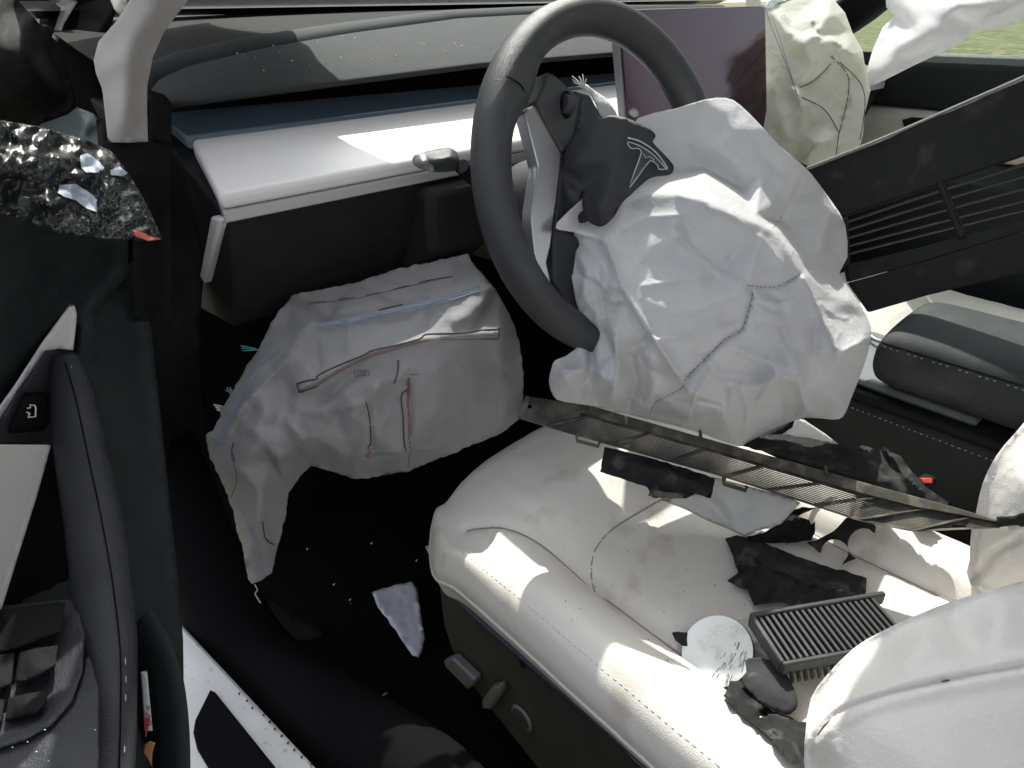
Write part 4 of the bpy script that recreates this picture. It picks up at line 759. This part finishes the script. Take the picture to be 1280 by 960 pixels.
# ================================================================ COWL STRIP ACROSS THE SEAT
cs = thing('cowl_strip', dep(950, 640, .70), 'long dusty black slotted plastic strip lying across the driver seat', 'plastic strip')
Tp = [(657, 495, .800), (731, 505, .785), (875, 546, .745), (1000, 580, .705), (1090, 606, .675), (1197, 635, .640), (1253, 652, .620)]
Bp = [(647, 522, .790), (703, 539, .775), (834, 576, .738), (899, 594, .718), (1000, 626, .686), (1072, 650, .662), (1140, 664, .640), (1250, 660, .618)]
def samp(P, x):
    a = np.array(P); return np.interp(x, a[:, 0], a[:, 1]), np.interp(x, a[:, 0], a[:, 2])
def sp(s, wv, o=0):
    xt = 657+s*(1253-657); xb = 647+s*(1250-647); (yt, tt), (yb_, tb_) = samp(Tp, xt), samp(Bp, xb)
    return dep(xt+(xb-xt)*wv, yt+(yb_-yt)*wv, tt+(tb_-tt)*wv+o)
N = 40
def ribbon(w0, w1, s0, s1, th, o=0, n=N):
    S = np.linspace(s0, s1, n); V = []
    for s_ in S:
        a, b = sp(s_, w0, o), sp(s_, w1, o); V += [a, b, b+fw*th, a+fw*th]
    f = [(i*4+j, i*4+(j+1) % 4, (i+1)*4+(j+1) % 4, (i+1)*4+j) for i in range(n-1) for j in range(4)]+[(3, 2, 1, 0), tuple((n-1)*4+j for j in range(4))]
    return V, f
bars = []
for k in range(13): bars.append(ribbon(.36+k*.049, .36+k*.049+.036, .0 if k > 2 else .02, .93 if k < 9 else .90, .009))
for k in range(7): bars.append(ribbon(.02+k*.049, .02+k*.049+.036, 0, .125, .009, 0, 10))
tag(make('fine_bars', *merge(bars), M['dusty'], cs, False), kind='stuff')
make('backing', *ribbon(.37, .97, .02, .93, .001, .012), M['charcoal'], cs, False) if False else None
bevel_obj(make('flange', *ribbon(.0, .30, .122, 1.0, .010, -.004), M['dusty_light'], cs, False), .0015)
bevel_obj(make('inner_rail', *ribbon(.30, .37, .122, .96, .012, .001), M['dusty'], cs, False), .001)
bevel_obj(make('lower_rail', *ribbon(.95, 1.02, .0, 1.0, .008, -.002), M['dusty'], cs, False), .001)
bevel_obj(make('end_tip', *ribbon(.30, 1.0, .93, 1.0, .008, -.001, 6), M['dusty_light'], cs, False), .0015)
bevel_obj(make('end_rail', *ribbon(.0, 1.0, .0, .012, .008, -.002, 3), M['dusty'], cs, False), .001)
for s0, s1 in ((.135, .058), (.262, .195), (.378, .318), (.505, .43), (.63, .52), (.735, .62), (.835, .71), (.93, .83)):
    a, b = sp(s0, .30, -.003), sp(s1, .96, -.003); a2, b2 = sp(s0+.010, .30, -.003), sp(s1+.010, .96, -.003)
    bevel_obj(make('rib', [a, b, b2, a2]+[p+fw*.009 for p in (a, b, b2, a2)], [(0, 1, 2, 3), (7, 6, 5, 4), (0, 4, 5, 1), (1, 5, 6, 2), (2, 6, 7, 3), (3, 7, 4, 0)], M['dusty_light'], cs, False), .0008)
for x0, y0, x1, y1 in ((721, 548, 748, 556), (905, 602, 932, 611)):   # clip loops below the lower rail
    t0 = samp(Bp, x0)[1]-.002; lp = [(x0, y0-5), (x0, y0+3), (x1, y1+2), (x1+1, y1-4)]
    tube('clip_loop', [dep(x, y, t0) for x, y in lp], .0024, M['dusty'], cs, 6)
for x, y in ((732, 507), (876, 545), (1033, 590)): make('clip_pin', *tube_mesh([dep(x, y+4, samp(Tp, x)[1]-.006), dep(x-1, y-8, samp(Tp, x)[1]-.006)], [.0025, .0014], 6), M['dusty_light'], cs)
tip = Relief([(1245, 645, .618), (1262, 645, .615), (1285, 640, .61), (1300, 648, .61), (1290, 658, .61), (1262, 658, .614), (1247, 659, .616)], [], step=4, rough_edge=3); tip.build('broken_end', M['charcoal'], cs, .01, 4)
k2 = lambda pts: crop(620, 480, 3.368, pts)
mb = Relief(k2([(458, 262, .762), (438, 370, .745), (560, 410, .742), (640, 435, .738), (660, 478, .730), (760, 482, .728), (838, 462, .728), (905, 482, .722), (922, 395, .735), (720, 330, .755)]), k2([(600, 340, .735), (700, 360, .720), (650, 400, .738), (780, 390, .724), (850, 420, .722), (520, 320, .745), (620, 300, .75)]), step=4, smooth=1, namp=.003, nscale=.06, rough_edge=1.2)
mb.build('mounting_box', M['charcoal'], cs, .03, 6, sharp=40)
lip = Relief(k2([(640, 470, .728), (655, 440, .725), (720, 455, .722), (840, 462, .720), (800, 482, .718), (700, 480, .722)]), [], step=4); lip.build('box_lip', M['dusty'], cs, .006, 4)

# ================================================================ DEBRIS ON THE SEAT
k4 = lambda pts: crop(800, 620, 2.822, pts)
def zt(x, y, z): d = ray(x, y); return (z-C[2])/d[2]
def onseat(pts, h=.004): return [(x, y, (Vector(seat_px(x, y, 0))-Vector(C)).dot(Vector(fw))-h) for x, y in [p[:2] for p in pts]]
k3 = lambda pts: crop(900, 500, 3.368, pts)
sh = Relief(k2([(690, 486, .765), (760, 478, .752), (850, 455, .745), (905, 400, .752), (925, 395, .752), (1100, 440, .735), (1240, 480, .72), (1282, 500, .715), (1240, 545, .725), (1200, 590, .732), (1100, 620, .742), (1045, 642, .750), (990, 615, .756), (900, 580, .765), (800, 530, .772)]), k2([(880, 490, .740), (930, 530, .744), (960, 570, .748), (985, 608, .750), (950, 470, .762), (1000, 540, .760), (1100, 530, .742), (1000, 450, .755), (840, 500, .752), (900, 550, .757)]), step=4, smooth=2, folds=[(k2([(850, 460), (920, 510), (965, 565), (990, 612)]), .006, 4, 'r'), (k2([(1000, 570), (1100, 530), (1260, 490)]), .004, 6, 'r')])
tag(sh.build('fabric_scrap', M['sheet'], None, .003, 6), 'pale folded fabric scrap under the slotted strip on the seat', 'fabric scrap')
pl = Relief([(x, y, t) for x, y, t in onseat(k4([(300, 150), (342, 138), (440, 165), (560, 215), (690, 258), (720, 262), (800, 290), (795, 368), (700, 388), (560, 396), (500, 372), (430, 382), (402, 388), (378, 330), (340, 318), (308, 300), (345, 270), (325, 205)]), .012)],
            [(x, y, (Vector(seat_px(x, y, 0))-Vector(C)).dot(Vector(fw))-h) for x, y, h in k4([(370, 180, .026), (350, 240, .030), (400, 250, .018), (450, 230, .032), (560, 290, .036), (700, 330, .034), (600, 340, .022), (480, 330, .020), (760, 310, .026), (430, 330, .03), (390, 290, .034)])], step=3.5, smooth=1, namp=.003, nscale=.07, rough_edge=1.2, folds=[(k4([(350, 170), (420, 230), (560, 295), (700, 335), (790, 350)]), .006, 3, 'r'), (k4([(345, 180), (340, 240), (400, 300)]), .006, 3, 'r'), (k4([(440, 210), (600, 260), (780, 310)]), -.005, 4, 'r')])
tag(pl.build('torn_plastic', M['charcoal'], None, .006, 4, sharp=35), 'ragged torn charcoal plastic sheet on the middle of the seat', 'plastic piece')
# ring bracket with two round cut-outs
rg = k3([(365, 600), (400, 592), (440, 572), (480, 550), (510, 520), (540, 490), (575, 488), (600, 500), (640, 518), (656, 535), (650, 562), (630, 545), (600, 540), (570, 552), (548, 575), (538, 605), (542, 635), (555, 655), (572, 668), (540, 680), (512, 694), (530, 670), (541, 645), (537, 620), (520, 600), (495, 588), (468, 588), (445, 600), (430, 620), (422, 645), (400, 625)])
rr = Relief(onseat(rg, .014), [], step=3, smooth=2, curved=2); tag(rr.build('ring_bracket', M['charcoal'], None, .006, 3), 'curved black bracket with round cut-outs beside the torn plastic', 'bracket')
tp2 = Relief(onseat(k3([(110, 575), (180, 560), (250, 520), (300, 465), (345, 450), (402, 455), (360, 475), (330, 490), (375, 505), (385, 525), (402, 510), (400, 560), (385, 590), (300, 602), (150, 602)]), .018), [], step=3.5, smooth=1, namp=.005, nscale=.08, rough_edge=1); tag(tp2.build('torn_plastic', M['black'], None, .008, 4, sharp=35), 'jagged black plastic shard between fabric scrap and ring bracket', 'plastic piece')
# dark trim piece behind the strip and small white cloth corner
tr = Relief(k3([(95, 195, .775), (145, 150, .785), (265, 143, .79), (400, 165, .785), (500, 188, .78), (600, 190, .775), (680, 212, .765), (690, 193, .762), (712, 215, .755), (760, 235, .74), (800, 290, .73), (870, 370, .715), (985, 442, .69), (900, 450, .70), (600, 330, .735)]), k3([(300, 210, .755), (500, 250, .748), (640, 290, .738), (740, 300, .742), (780, 330, .722), (690, 250, .755)]), step=4, smooth=2, folds=[(k3([(150, 190), (400, 250), (660, 325)]), .006, 6, 'r'), (k3([(685, 195), (780, 320), (870, 400)]), .008, 4, 'r')], rough_edge=1.2)
tag(tr.build('trim_piece', M['charcoal'], None, .006, 5, sharp=40), 'broken dark trim piece with raised rib behind the slotted strip', 'trim piece')
wc = Relief(k3([(318, 74, .80), (355, 84, .80), (440, 140, .80), (505, 190, .80), (400, 172, .80), (262, 146, .795)]), [], step=4); tag(wc.build('fabric_scrap', M['sheet'], None, .003, 4), 'small white cloth corner below the driver airbag near the console', 'fabric scrap')
dk = Relief(k3([(100, 190, .79), (170, 150, .79), (250, 115, .792), (322, 68, .795), (305, 115, .795), (265, 142, .79), (180, 175, .785)]), [], step=4); tag(dk.build('trim_piece', M['black'], None, .004, 4), 'thin black sliver directly under the airbag hem', 'trim piece')
bk = thing('seat_belt_buckle', dep(1165, 625, .74), 'black seat belt buckle with red button beside the console', 'buckle')
bp = dep(1160, 603, .735); prism('buckle_body', [bp+np.array(v) for v in ((-.012, .012, -.06), (.012, .008, -.06), (.012, .008, .004), (-.012, .012, .004))], (0, -.014, 0), M['black'], bk, .003)
prism('release_button', [dep(1153, 598, .730), dep(1166, 598, .730), dep(1166, 604, .728), dep(1154, 604, .728)], fw*.006, M['red'], bk, .001)
# ribbed vent tray
rtm = thing('ribbed_tray', seat_px(1020, 800), 'black ribbed plastic vent tray against the backrest', 'plastic tray')
tc = [np.array(p[:2]) for p in k4([(392, 440), (832, 366), (905, 462), (712, 572), (500, 608)])]
ztop = -.322
def tpt(x, y, z=ztop): return at(x, y, 'z', z)
A0, A1 = tpt(*tc[0]), tpt(*tc[1]); D0 = tpt(*tc[4]); D1 = D0+(A1-A0)*1.0
nn = np.cross(A1-A0, D0-A0); nn /= np.linalg.norm(nn); nn = nn if nn[2] > 0 else -nn
def tq(u, v, h=0): return A0+(A1-A0)*u+(D0-A0)*v+nn*h
NR = 20
for i in range(NR):
    u0 = .035+i*.94/NR; u1 = u0+.026; q = [tq(u0, .05), tq(u1, .05), tq(u1, .97), tq(u0, .97)]
    prism('rib', q, nn*.007, M['rib'], rtm, .0006, 1)
prism('tray_floor', [tq(0, 0, -.003), tq(1, 0, -.003), tq(1, 1, -.003), tq(0, 1, -.003)], nn*.002, M['charcoal'], rtm, 0)
for nm, q in (('back_edge', [tq(-.01, -.06), tq(1.06, -.06), tq(1.06, .04), tq(-.01, .04)]), ('front_edge', [tq(-.01, .97), tq(1.0, .97), tq(1.0, 1.06), tq(-.01, 1.06)]), ('end_edge', [tq(-.02, -.02), tq(.02, -.02), tq(.02, 1.0), tq(-.02, 1.0)])): prism(nm, [p-nn*.006 for p in q], nn*.014, M['rib'], rtm, .0015)
for i in range(12): u0 = .05+i*.05; prism('tooth', [tq(u0, 1.06, -.006), tq(u0+.02, 1.06, -.006), tq(u0+.02, 1.14, -.012), tq(u0, 1.14, -.012)], nn*.004, M['charcoal'], rtm, 0)
gs = Relief(onseat(k4([(345, 440), (386, 424), (420, 480), (492, 592), (470, 590), (440, 560), (400, 540)]), .014), [], step=4); tag(gs.build('trim_piece', mat('pale_trim', (.52, .50, .47), .5), None, .004, 4), 'pale flat strip along the left end of the ribbed tray', 'trim piece')
# round mirror-like disc with black tab
disc = thing('round_mirror', seat_px(896, 830), 'small round cracked mirror lying on the seat beside the ribbed tray', 'mirror')
dcn = np.array(seat_px(896, 813, .012)); dn = (C-dcn); dn = dn/np.linalg.norm(dn)+np.array([0.0, .25, .55]); dn /= np.linalg.norm(dn)
u1 = np.cross(dn, (0, 0, 1)); u1 /= np.linalg.norm(u1); u2 = np.cross(dn, u1)
pu = np.array([(q-C) for q in [dcn+u1*.001]]);
def discpts(r1, r2, h, n=40): return [dcn+u1*r1*math.cos(2*math.pi*i/n)+u2*r2*math.sin(2*math.pi*i/n)+dn*h for i in range(n)]
prism('backing', discpts(.0315, .0345, -.006), dn*.005, M['charcoal'], disc, .001)
prism('reflecting_face', discpts(.0305, .0335, -.001), dn*.0016, M['mirror'], disc, .0004)
for k in range(26):
    a = rng.uniform(-.5, 1.2); r0 = rng.uniform(.012, .028); p = dcn-u1*r0*math.cos(a)+u2*(rng.uniform(-.02, .02))+dn*.0009; dv = (u2+u1*rng.uniform(-.3, .1))*rng.uniform(.003, .009)
    make('scratch', *tube_mesh([p, p+dv], [.0003, .0002], 4), M['print_grey'], disc)
tb_ = Relief(onseat(k4([(112, 482), (130, 478), (168, 482), (165, 505), (168, 530), (150, 528), (125, 510)]), .012), [], step=3); tb_.build('tab', M['charcoal'], disc, .008, 4)
gpz = onseat(k4([(372, 590), (380, 574), (430, 570), (490, 598), (530, 650), (552, 705), (556, 742), (540, 762), (515, 772), (440, 742), (395, 700), (356, 655), (375, 625)]), .020); gpl = Relief(gpz, [(x, y, t) for x, y, t in onseat(k4([(450, 650), (480, 690)]), .024)], step=4, smooth=6, curved=2)
tag(gpl.build('cover_plate', M['grey_plate'], None, .005, 5), 'smooth dark grey rounded cover plate below the round mirror', 'plastic piece')
cvx = Relief(onseat(k4([(318, 652), (296, 705), (330, 745), (380, 790), (440, 835), (480, 880), (520, 930), (590, 975), (590, 800), (560, 795), (520, 775), (470, 760), (430, 725), (380, 680), (350, 650)]), .012), [(x, y, t) for x, y, t in onseat(k4([(350, 690), (420, 760), (480, 820), (540, 870)]), .024)]+onseat(k4([(440, 770), (470, 850)]), .004), step=4, smooth=1, namp=.003, nscale=.06, rough_edge=1.5, folds=[(k4([(420, 730), (470, 790), (480, 860)]), .008, 5, 'r')])
tag(cvx.build('torn_plastic', M['charcoal'], None, .008, 5, sharp=40), 'broken black plastic strip wedged between cushion bolster and backrest', 'plastic piece')
for nm, pts, m in (('paper_scrap', [(345, 488), (358, 486), (385, 528), (375, 532)], 'sheet'),):
    q = Relief(onseat(k4(pts), .01), [], step=4); tag(q.build(nm, M[m], None, .002, 3), 'tiny white sliver between round mirror and ribbed tray', 'fabric scrap')
crumbs = []
for k in range(45):
    x, y = rng.uniform(700, 1000), rng.uniform(640, 830); p = seat_px(x, y, .0012); r = rng.uniform(.0002, .0006); crumbs.append(tube_mesh([p, p+Vector((r*1.5, r, r))], [r, r*.7], 4))
tag(make('crumbs', *merge(crumbs), M['charcoal']), 'scattered dark crumbs of debris on the white seat', 'debris', kind='stuff')

# ================================================================ FOOTWELL BITS
flz = -.617
ps_ = [(x, y) for x, y in k6([(635, 432), (700, 412), (755, 400), (772, 420), (782, 500), (795, 570), (788, 600), (775, 630), (755, 622), (735, 590), (705, 545), (680, 510), (655, 480)])]
q = Relief([(x, y, zt(x, y, flz+.006)) for x, y in ps_], [], step=4, rough_edge=1.5, namp=.002, nscale=.05); tag(q.build('paper_scrap', M['paper'], None, .002, 3), 'torn pale paper scrap lying on the black footwell carpet', 'paper scrap')
q = Relief([(x, y, zt(x, y, -.56)) for x, y in k6([(795, 296), (822, 285), (830, 335), (815, 335)])], [], step=4); tag(q.build('paper_scrap', M['paper'], None, .002, 3), 'sliver of paper peeking out in front of the seat', 'paper scrap')
p0, p1 = at(450, 892, 'z', -.56), at(483, 866, 'z', -.57); tag(tube('glass_sliver', [p0, p1], [.0018, .0012], M['thread'], None, 5), 'thin pale glass sliver on the dark sill edge', 'glass sliver')
bits = []
for x, y in list(k6([(440, 615), (568, 458), (440, 305), (633, 288), (490, 905), (768, 340), (735, 800), (605, 750), (520, 412)])): p = at(x, y, 'z', -.56); bits.append(tube_mesh([p, p+np.array([.003, .001, .001])], [.0010, .0006], 5))
for _ in range(2): x, y = rng.uniform(330, 560), rng.uniform(640, 940); p = at(x, y, 'z', -.60); bits.append(tube_mesh([p, p+np.array([.001, .001, .001])], [.0005, .0003], 4))
tag(make('glass_crumbs', *merge(bits), M['crack']), 'tiny glass crumbs scattered over the dark footwell', 'glass crumbs', kind='stuff')

# ================================================================ DRIVER DOOR (left)
dd = thing('driver_door', dep(60, 1150, .45), 'open driver door with dark panel, leather grab handle, white inlay and switches', 'car door')
up_ = Relief([(-160, 150, .36), (0, 150, .44), (60, 160, .48), (135, 186, .56), (160, 300, .60), (160, 345, .625), (120, 385, .60), (112, 440, .595), (60, 450, .57), (0, 540, .53), (-160, 700, .40)], [(40, 300, .50), (100, 290, .545)], step=9, smooth=4, namp=.002, nscale=.02)
up_.build('upper_panel', M['door_dark'], dd, .03, 20)
lo_ = Relief([(148, 340, .625), (175, 320, .64), (190, 420, .645), (205, 560, .63), (222, 720, .60), (229, 800, .58), (231, 960, .535), (233, 1150, .48), (-160, 1150, .36), (-160, 720, .40), (0, 560, .53), (96, 440, .575), (97, 386, .585)], [(160, 500, .61), (185, 700, .585), (205, 850, .555), (100, 700, .55), (60, 900, .47), (150, 620, .59)], step=9, smooth=4, namp=.002, nscale=.02)
lo_.build('lower_panel', M['door_dark'], dd, .04, 20)
tube('panel_seam', lo_.line([(99, 398), (112, 384), (128, 363), (143, 348)], .0008, 4), .0008, M['thread'], dd, 5)
def drel(name, pts, m, th=.006, edge=6, ctrl=(), curved=0, par=None, **k):
    r = Relief(pts, ctrl, step=4, smooth=2, curved=curved, **k); o = r.build(name, M[m], par or dd, th, edge); return r, o
k22 = lambda pts: crop(0, 280, 2.8225, pts); k33 = lambda pts: crop(0, 600, 2.667, pts)
drel('inlay', [(x, y, .572-.0008*(90-x)) for x, y in k22([(250, 279), (264, 290), (271, 320), (266, 380), (258, 446), (205, 440), (160, 452), (60, 590), (0, 700), (-120, 850), (-120, 830), (0, 640), (60, 555), (150, 415)])], 'white_trim', .008)
drel('inlay', [(x, y, .515-.001*(60-x)) for x, y in [(-60, 555), (64, 556), (46, 620), (24, 690), (2, 761), (-60, 800)]], 'white_trim', .008)
pdr, pdo = drel('handle_base', [(x, y, .545-.0008*(66-x)) for x, y in [(57, 438), (76, 437), (72, 470), (70, 556), (-40, 558), (-40, 560), (0, 522), (30, 478)]], 'door_leather', .012)
btr, bto = drel('unlock_button', [(x, y, .541-.0008*(66-x)) for x, y in k22([(95, 600), (155, 598), (165, 610), (165, 700), (150, 722), (45, 730), (37, 715), (75, 625)])], 'black', .006, 3, curved=2)
tube('button_gap', [Vector(dep(x, y, .5405-.0008*(66-x))) for x, y in k22([(88, 598), (158, 594), (169, 608), (169, 704), (152, 727), (42, 734), (33, 716), (72, 622), (88, 598)])], .0009, M['void'], bto, 5)
icon = k22([(98, 650), (108, 648), (106, 638), (122, 640), (126, 648), (125, 680), (100, 682), (104, 668), (94, 664)]); tube('unlock_icon', [Vector(dep(x, y, .5375-.0008*(66-x))) for x, y in icon], .0006, M['icon'], bto, 4)
drel('recess', [(x, y, .545-.0007*(100-x)) for x, y in [(72, 540), (82, 560), (88, 640), (95, 745), (98, 760), (0, 770), (-30, 780), (3, 760), (46, 624), (64, 556)]], 'void', .01)
# grab handle: padded leather strap sweeping down to the armrest
hpth = [(82, 446, .548), (90, 490, .540), (100, 560, .525), (115, 640, .508), (126, 720, .490), (133, 800, .468), (132, 880, .444), (128, 960, .42), (118, 1060, .39)]
hw = [15, 25, 30, 33, 35, 36, 37, 39, 42]
P = [Vector(dep(*p)) for p in hpth]; R_ = [(a*p[2]/F*1.0, a*p[2]/F*.75) for a, p in zip(hw, hpth)]
Ps = cat_rom([tuple(p) for p in P], 6); Rs = [tuple(r) for r in cat_rom(R_, 6)]
gh = make('grab_handle', *tube_mesh(Ps, Rs, 24, True, rt), M['door_leather'], dd)
edge = [(98, 452), (112, 500), (127, 570), (145, 655), (158, 730), (167, 810), (168, 880), (166, 960)]
gtree = BVHTree.FromPolygons([Vector(v) for v in tube_mesh(Ps, Rs, 24, True, rt)[0]], tube_mesh(Ps, Rs, 24, True, rt)[1])
def gon(x, y):
    d = Vector(ray(x, y)).normalized(); h = gtree.ray_cast(Vector(C), d); return (h[0] if h[0] else gtree.find_nearest(Vector(dep(x, y, .5)))[0])-d*.0012
dashes('handle_stitching', [gon(x-11, y) for x, y in cat_rom(edge, 8)], M['thread'], gh, .0026, .0014, .0005)
tube('handle_seam', [gon(x-17, y) for x, y in cat_rom(edge, 8)], .0005, M['void'], gh, 5)
V = [(-.73, -.05, -.62), (-.86, -.78, -.62), (-.92, -.76, -.62), (-.79, -.03, -.62), (-.73, -.05, .03), (-.86, -.78, .06), (-.92, -.76, .06), (-.79, -.03, .03)]
bevel_obj(make('rear_shell', V, [(0, 3, 2, 1), (4, 5, 6, 7), (0, 1, 5, 4), (1, 2, 6, 5), (2, 3, 7, 6), (3, 0, 4, 7)], M['door_dark'], dd, False), .01)
# armrest plate with window switches
zt_ = lambda pts, z, o=0: [(x, y, zt(x, y, z)-o) for x, y in pts]
drel('armrest_plate', zt_(k33([(-200, 440), (150, 405), (222, 398), (245, 400), (262, 440), (282, 520), (275, 640), (240, 740), (170, 820), (80, 870), (0, 895), (-200, 920)]), -.195), 'door_leather', .02, 8)
drel('armrest_plate', zt_(k33([(-300, 930), (0, 896), (80, 872), (170, 824), (242, 745), (280, 640), (290, 560), (330, 700), (330, 980), (280, 1250), (-300, 1250)]), -.199), 'door_leather', .02, 8)
for i, (pts, z) in enumerate([([(-150, 450), (0, 434), (195, 405), (218, 410), (205, 505), (60, 560), (0, 575), (-150, 590)], -.183), ([(66, 575), (120, 560), (192, 552), (185, 620), (120, 660), (52, 680), (52, 650)], -.185), ([(-150, 590), (0, 582), (48, 576), (40, 680), (0, 700), (-150, 720)], -.185), ([(28, 725), (90, 712), (158, 700), (156, 745), (120, 780), (16, 805)], -.191), ([(-120, 745), (18, 728), (5, 808), (-120, 820)], -.191)]):
    pp = k33(pts); cx_ = np.mean([p[0] for p in pp]); cy_ = np.mean([p[1] for p in pp]); drel('window_switch', zt_(pp, z), 'black', .012, 5, [(cx_, cy_, zt(cx_, cy_, z)-.004)])
fl = [tube_mesh([at(x, y, 'z', -.193), at(x+1.4, y+.6, 'z', -.193)], .0003, 4) for x, y in k33([(148, 832), (90, 872), (85, 740), (120, 580), (120, 905), (40, 890), (315, 832), (160, 935)])]; tag(make('dust_flecks', *merge(fl), M['icon'], dd), kind='stuff')
# door pocket rim, opening and what it holds
drel('pocket', [(x, y, .538-.00012*(y-780)) for x, y in k33([(455, 500), (480, 560), (500, 620), (518, 720), (528, 850), (525, 980), (400, 1000), (400, 700)])], 'void', .01)
tube('pocket_rim', cat_rom([dep(*p) for p in ((176, 778, .548), (196, 812, .538), (209, 850, .530), (216, 900, .522), (218, 960, .512), (216, 1040, .50))], 4), [(.015, .006)]*21, M['door_dark'], dd, 10)
lf = Relief([(x, y, .522) for x, y in k33([(468, 640), (490, 634), (500, 740), (512, 868), (484, 880), (478, 760)])], [], step=3)
lfo = tag(lf.build('leaflet', M['icon'], None, .002, 3), 'white leaflet with red lettering standing in the door pocket', 'leaflet')
text_on(lf, 'circle', 184.5, 895, 19, math.radians(-84), 'print_red', 'printed_word', lfo, sx=.62)
oc = Relief([(x, y, .516) for x, y in k33([(478, 884), (500, 870), (518, 876), (508, 910), (506, 990), (478, 990)])], [], step=3); tag(oc.build('card', M['orange'], None, .002, 3), 'orange brown card below the leaflet in the door pocket', 'card')
# shattered window glass hanging from the door top
sg = Relief([(-60, 140, .36), (0, 150, .40), (45, 158, .42), (100, 172, .45), (138, 188, .465), (155, 208, .465), (178, 245, .465), (205, 301, .46), (180, 301, .455), (130, 298, .44), (75, 291, .42), (30, 277, .405), (0, 266, .395), (-60, 240, .36)], [(40, 205, .405), (90, 220, .43), (130, 240, .445), (60, 250, .41), (160, 280, .45), (110, 262, .437)], step=3.5, smooth=2, namp=.006, nscale=.045, folds=[([(15, 210), (60, 195), (110, 205)], .006, 6, 'r'), ([(70, 230), (110, 245), (140, 280)], -.006, 5, 'r'), ([(120, 200), (135, 235), (128, 268)], .005, 4, 'r')], rough_edge=1.0)
sgo = tag(sg.build('shattered_glass', M['shatter'], None, .004, 4), 'crazed shattered window glass flap hanging along the driver door top', 'broken glass')
for pts, m in (([(320, 622), (350, 612), (385, 640), (412, 668), (395, 688), (345, 690), (325, 670)], 'sky_sheen'), ([(240, 740), (300, 735), (350, 765), (388, 800), (380, 845), (350, 835), (300, 800), (255, 785), (232, 772)], 'sky_sheen'), ([(440, 680), (480, 668), (505, 690), (490, 700), (445, 700)], 'sky_sheen'), ([(530, 920), (560, 925), (600, 945), (640, 955), (590, 962), (545, 945)], 'redbit')):  # pale patches paint sky reflection into the colour; last patch plain red
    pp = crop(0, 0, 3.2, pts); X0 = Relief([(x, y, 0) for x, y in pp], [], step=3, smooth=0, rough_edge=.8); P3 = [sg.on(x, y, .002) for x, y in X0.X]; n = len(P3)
    M.setdefault('sky_sheen', mat('painted_sky_sheen', (.42, .46, .54), .2, spec=.8, bump=.1, bs=90)); M.setdefault('redbit', mat('red_patch', (.55, .12, .08), .3))
    make('glass_patch', P3+[p+Vector(fw)*.0015 for p in P3], X0.F+[tuple(i+n for i in reversed(f)) for f in X0.F], M[m], sgo)
# door mirror seen through the empty window
dm = thing('door_mirror', dep(60, 200, .74), 'black rounded door mirror housing seen through the broken driver window', 'mirror')
mo = Relief([(-80, -60, .70), (10, -30, .74), (22, 0, .75), (48, 28, .76), (68, 55, .765), (84, 88, .77), (94, 118, .77), (95, 132, .77), (85, 142, .765), (45, 157, .755), (0, 160, .74), (-80, 160, .70)], [(0, 60, .68), (40, 80, .70), (20, 120, .71), (60, 110, .725), (30, 30, .71)], step=6, smooth=8)
mo.build('housing', M['black'], dm, .08, 40)
mf = Relief([(42, 158, .74), (85, 143, .74), (96, 134, .74), (118, 142, .735), (130, 158, .73), (134, 188, .72), (100, 180, .72)], [(105, 158, .715)], step=4, smooth=2); mf.build('foot', mat('mirror_foot', (.06, .075, .075), .45), dm, .03, 8)
# outer frame pieces at the far upper left
ob = thing('door_frame', dep(100, 100, .85), 'black door frame and pale body edge behind the door mirror', 'door frame')
f1 = Relief([(60, -40, .86), (160, -40, .86), (140, 30, .84), (122, 60, .83), (124, 90, .83), (134, 150, .83), (120, 175, .83), (60, 175, .84), (40, 100, .85), (50, 20, .85)], [], step=8); f1.build('seal', M['void'], ob, .02, 10)
f2 = Relief([(94, -20, .835), (98, 0, .835), (80, 30, .832), (72, 54, .83), (65, 46, .83), (72, 24, .832), (86, -20, .835)], [], step=4); f2.build('bright_edge', M['trim_edge'], ob, .008, 5)
f3 = Relief([(-40, -50, .95), (60, -50, .95), (40, 6, .95), (30, 18, .95), (-40, 30, .95)], [], step=8); f3.build('body_edge', M['body'], ob, .01, 6)
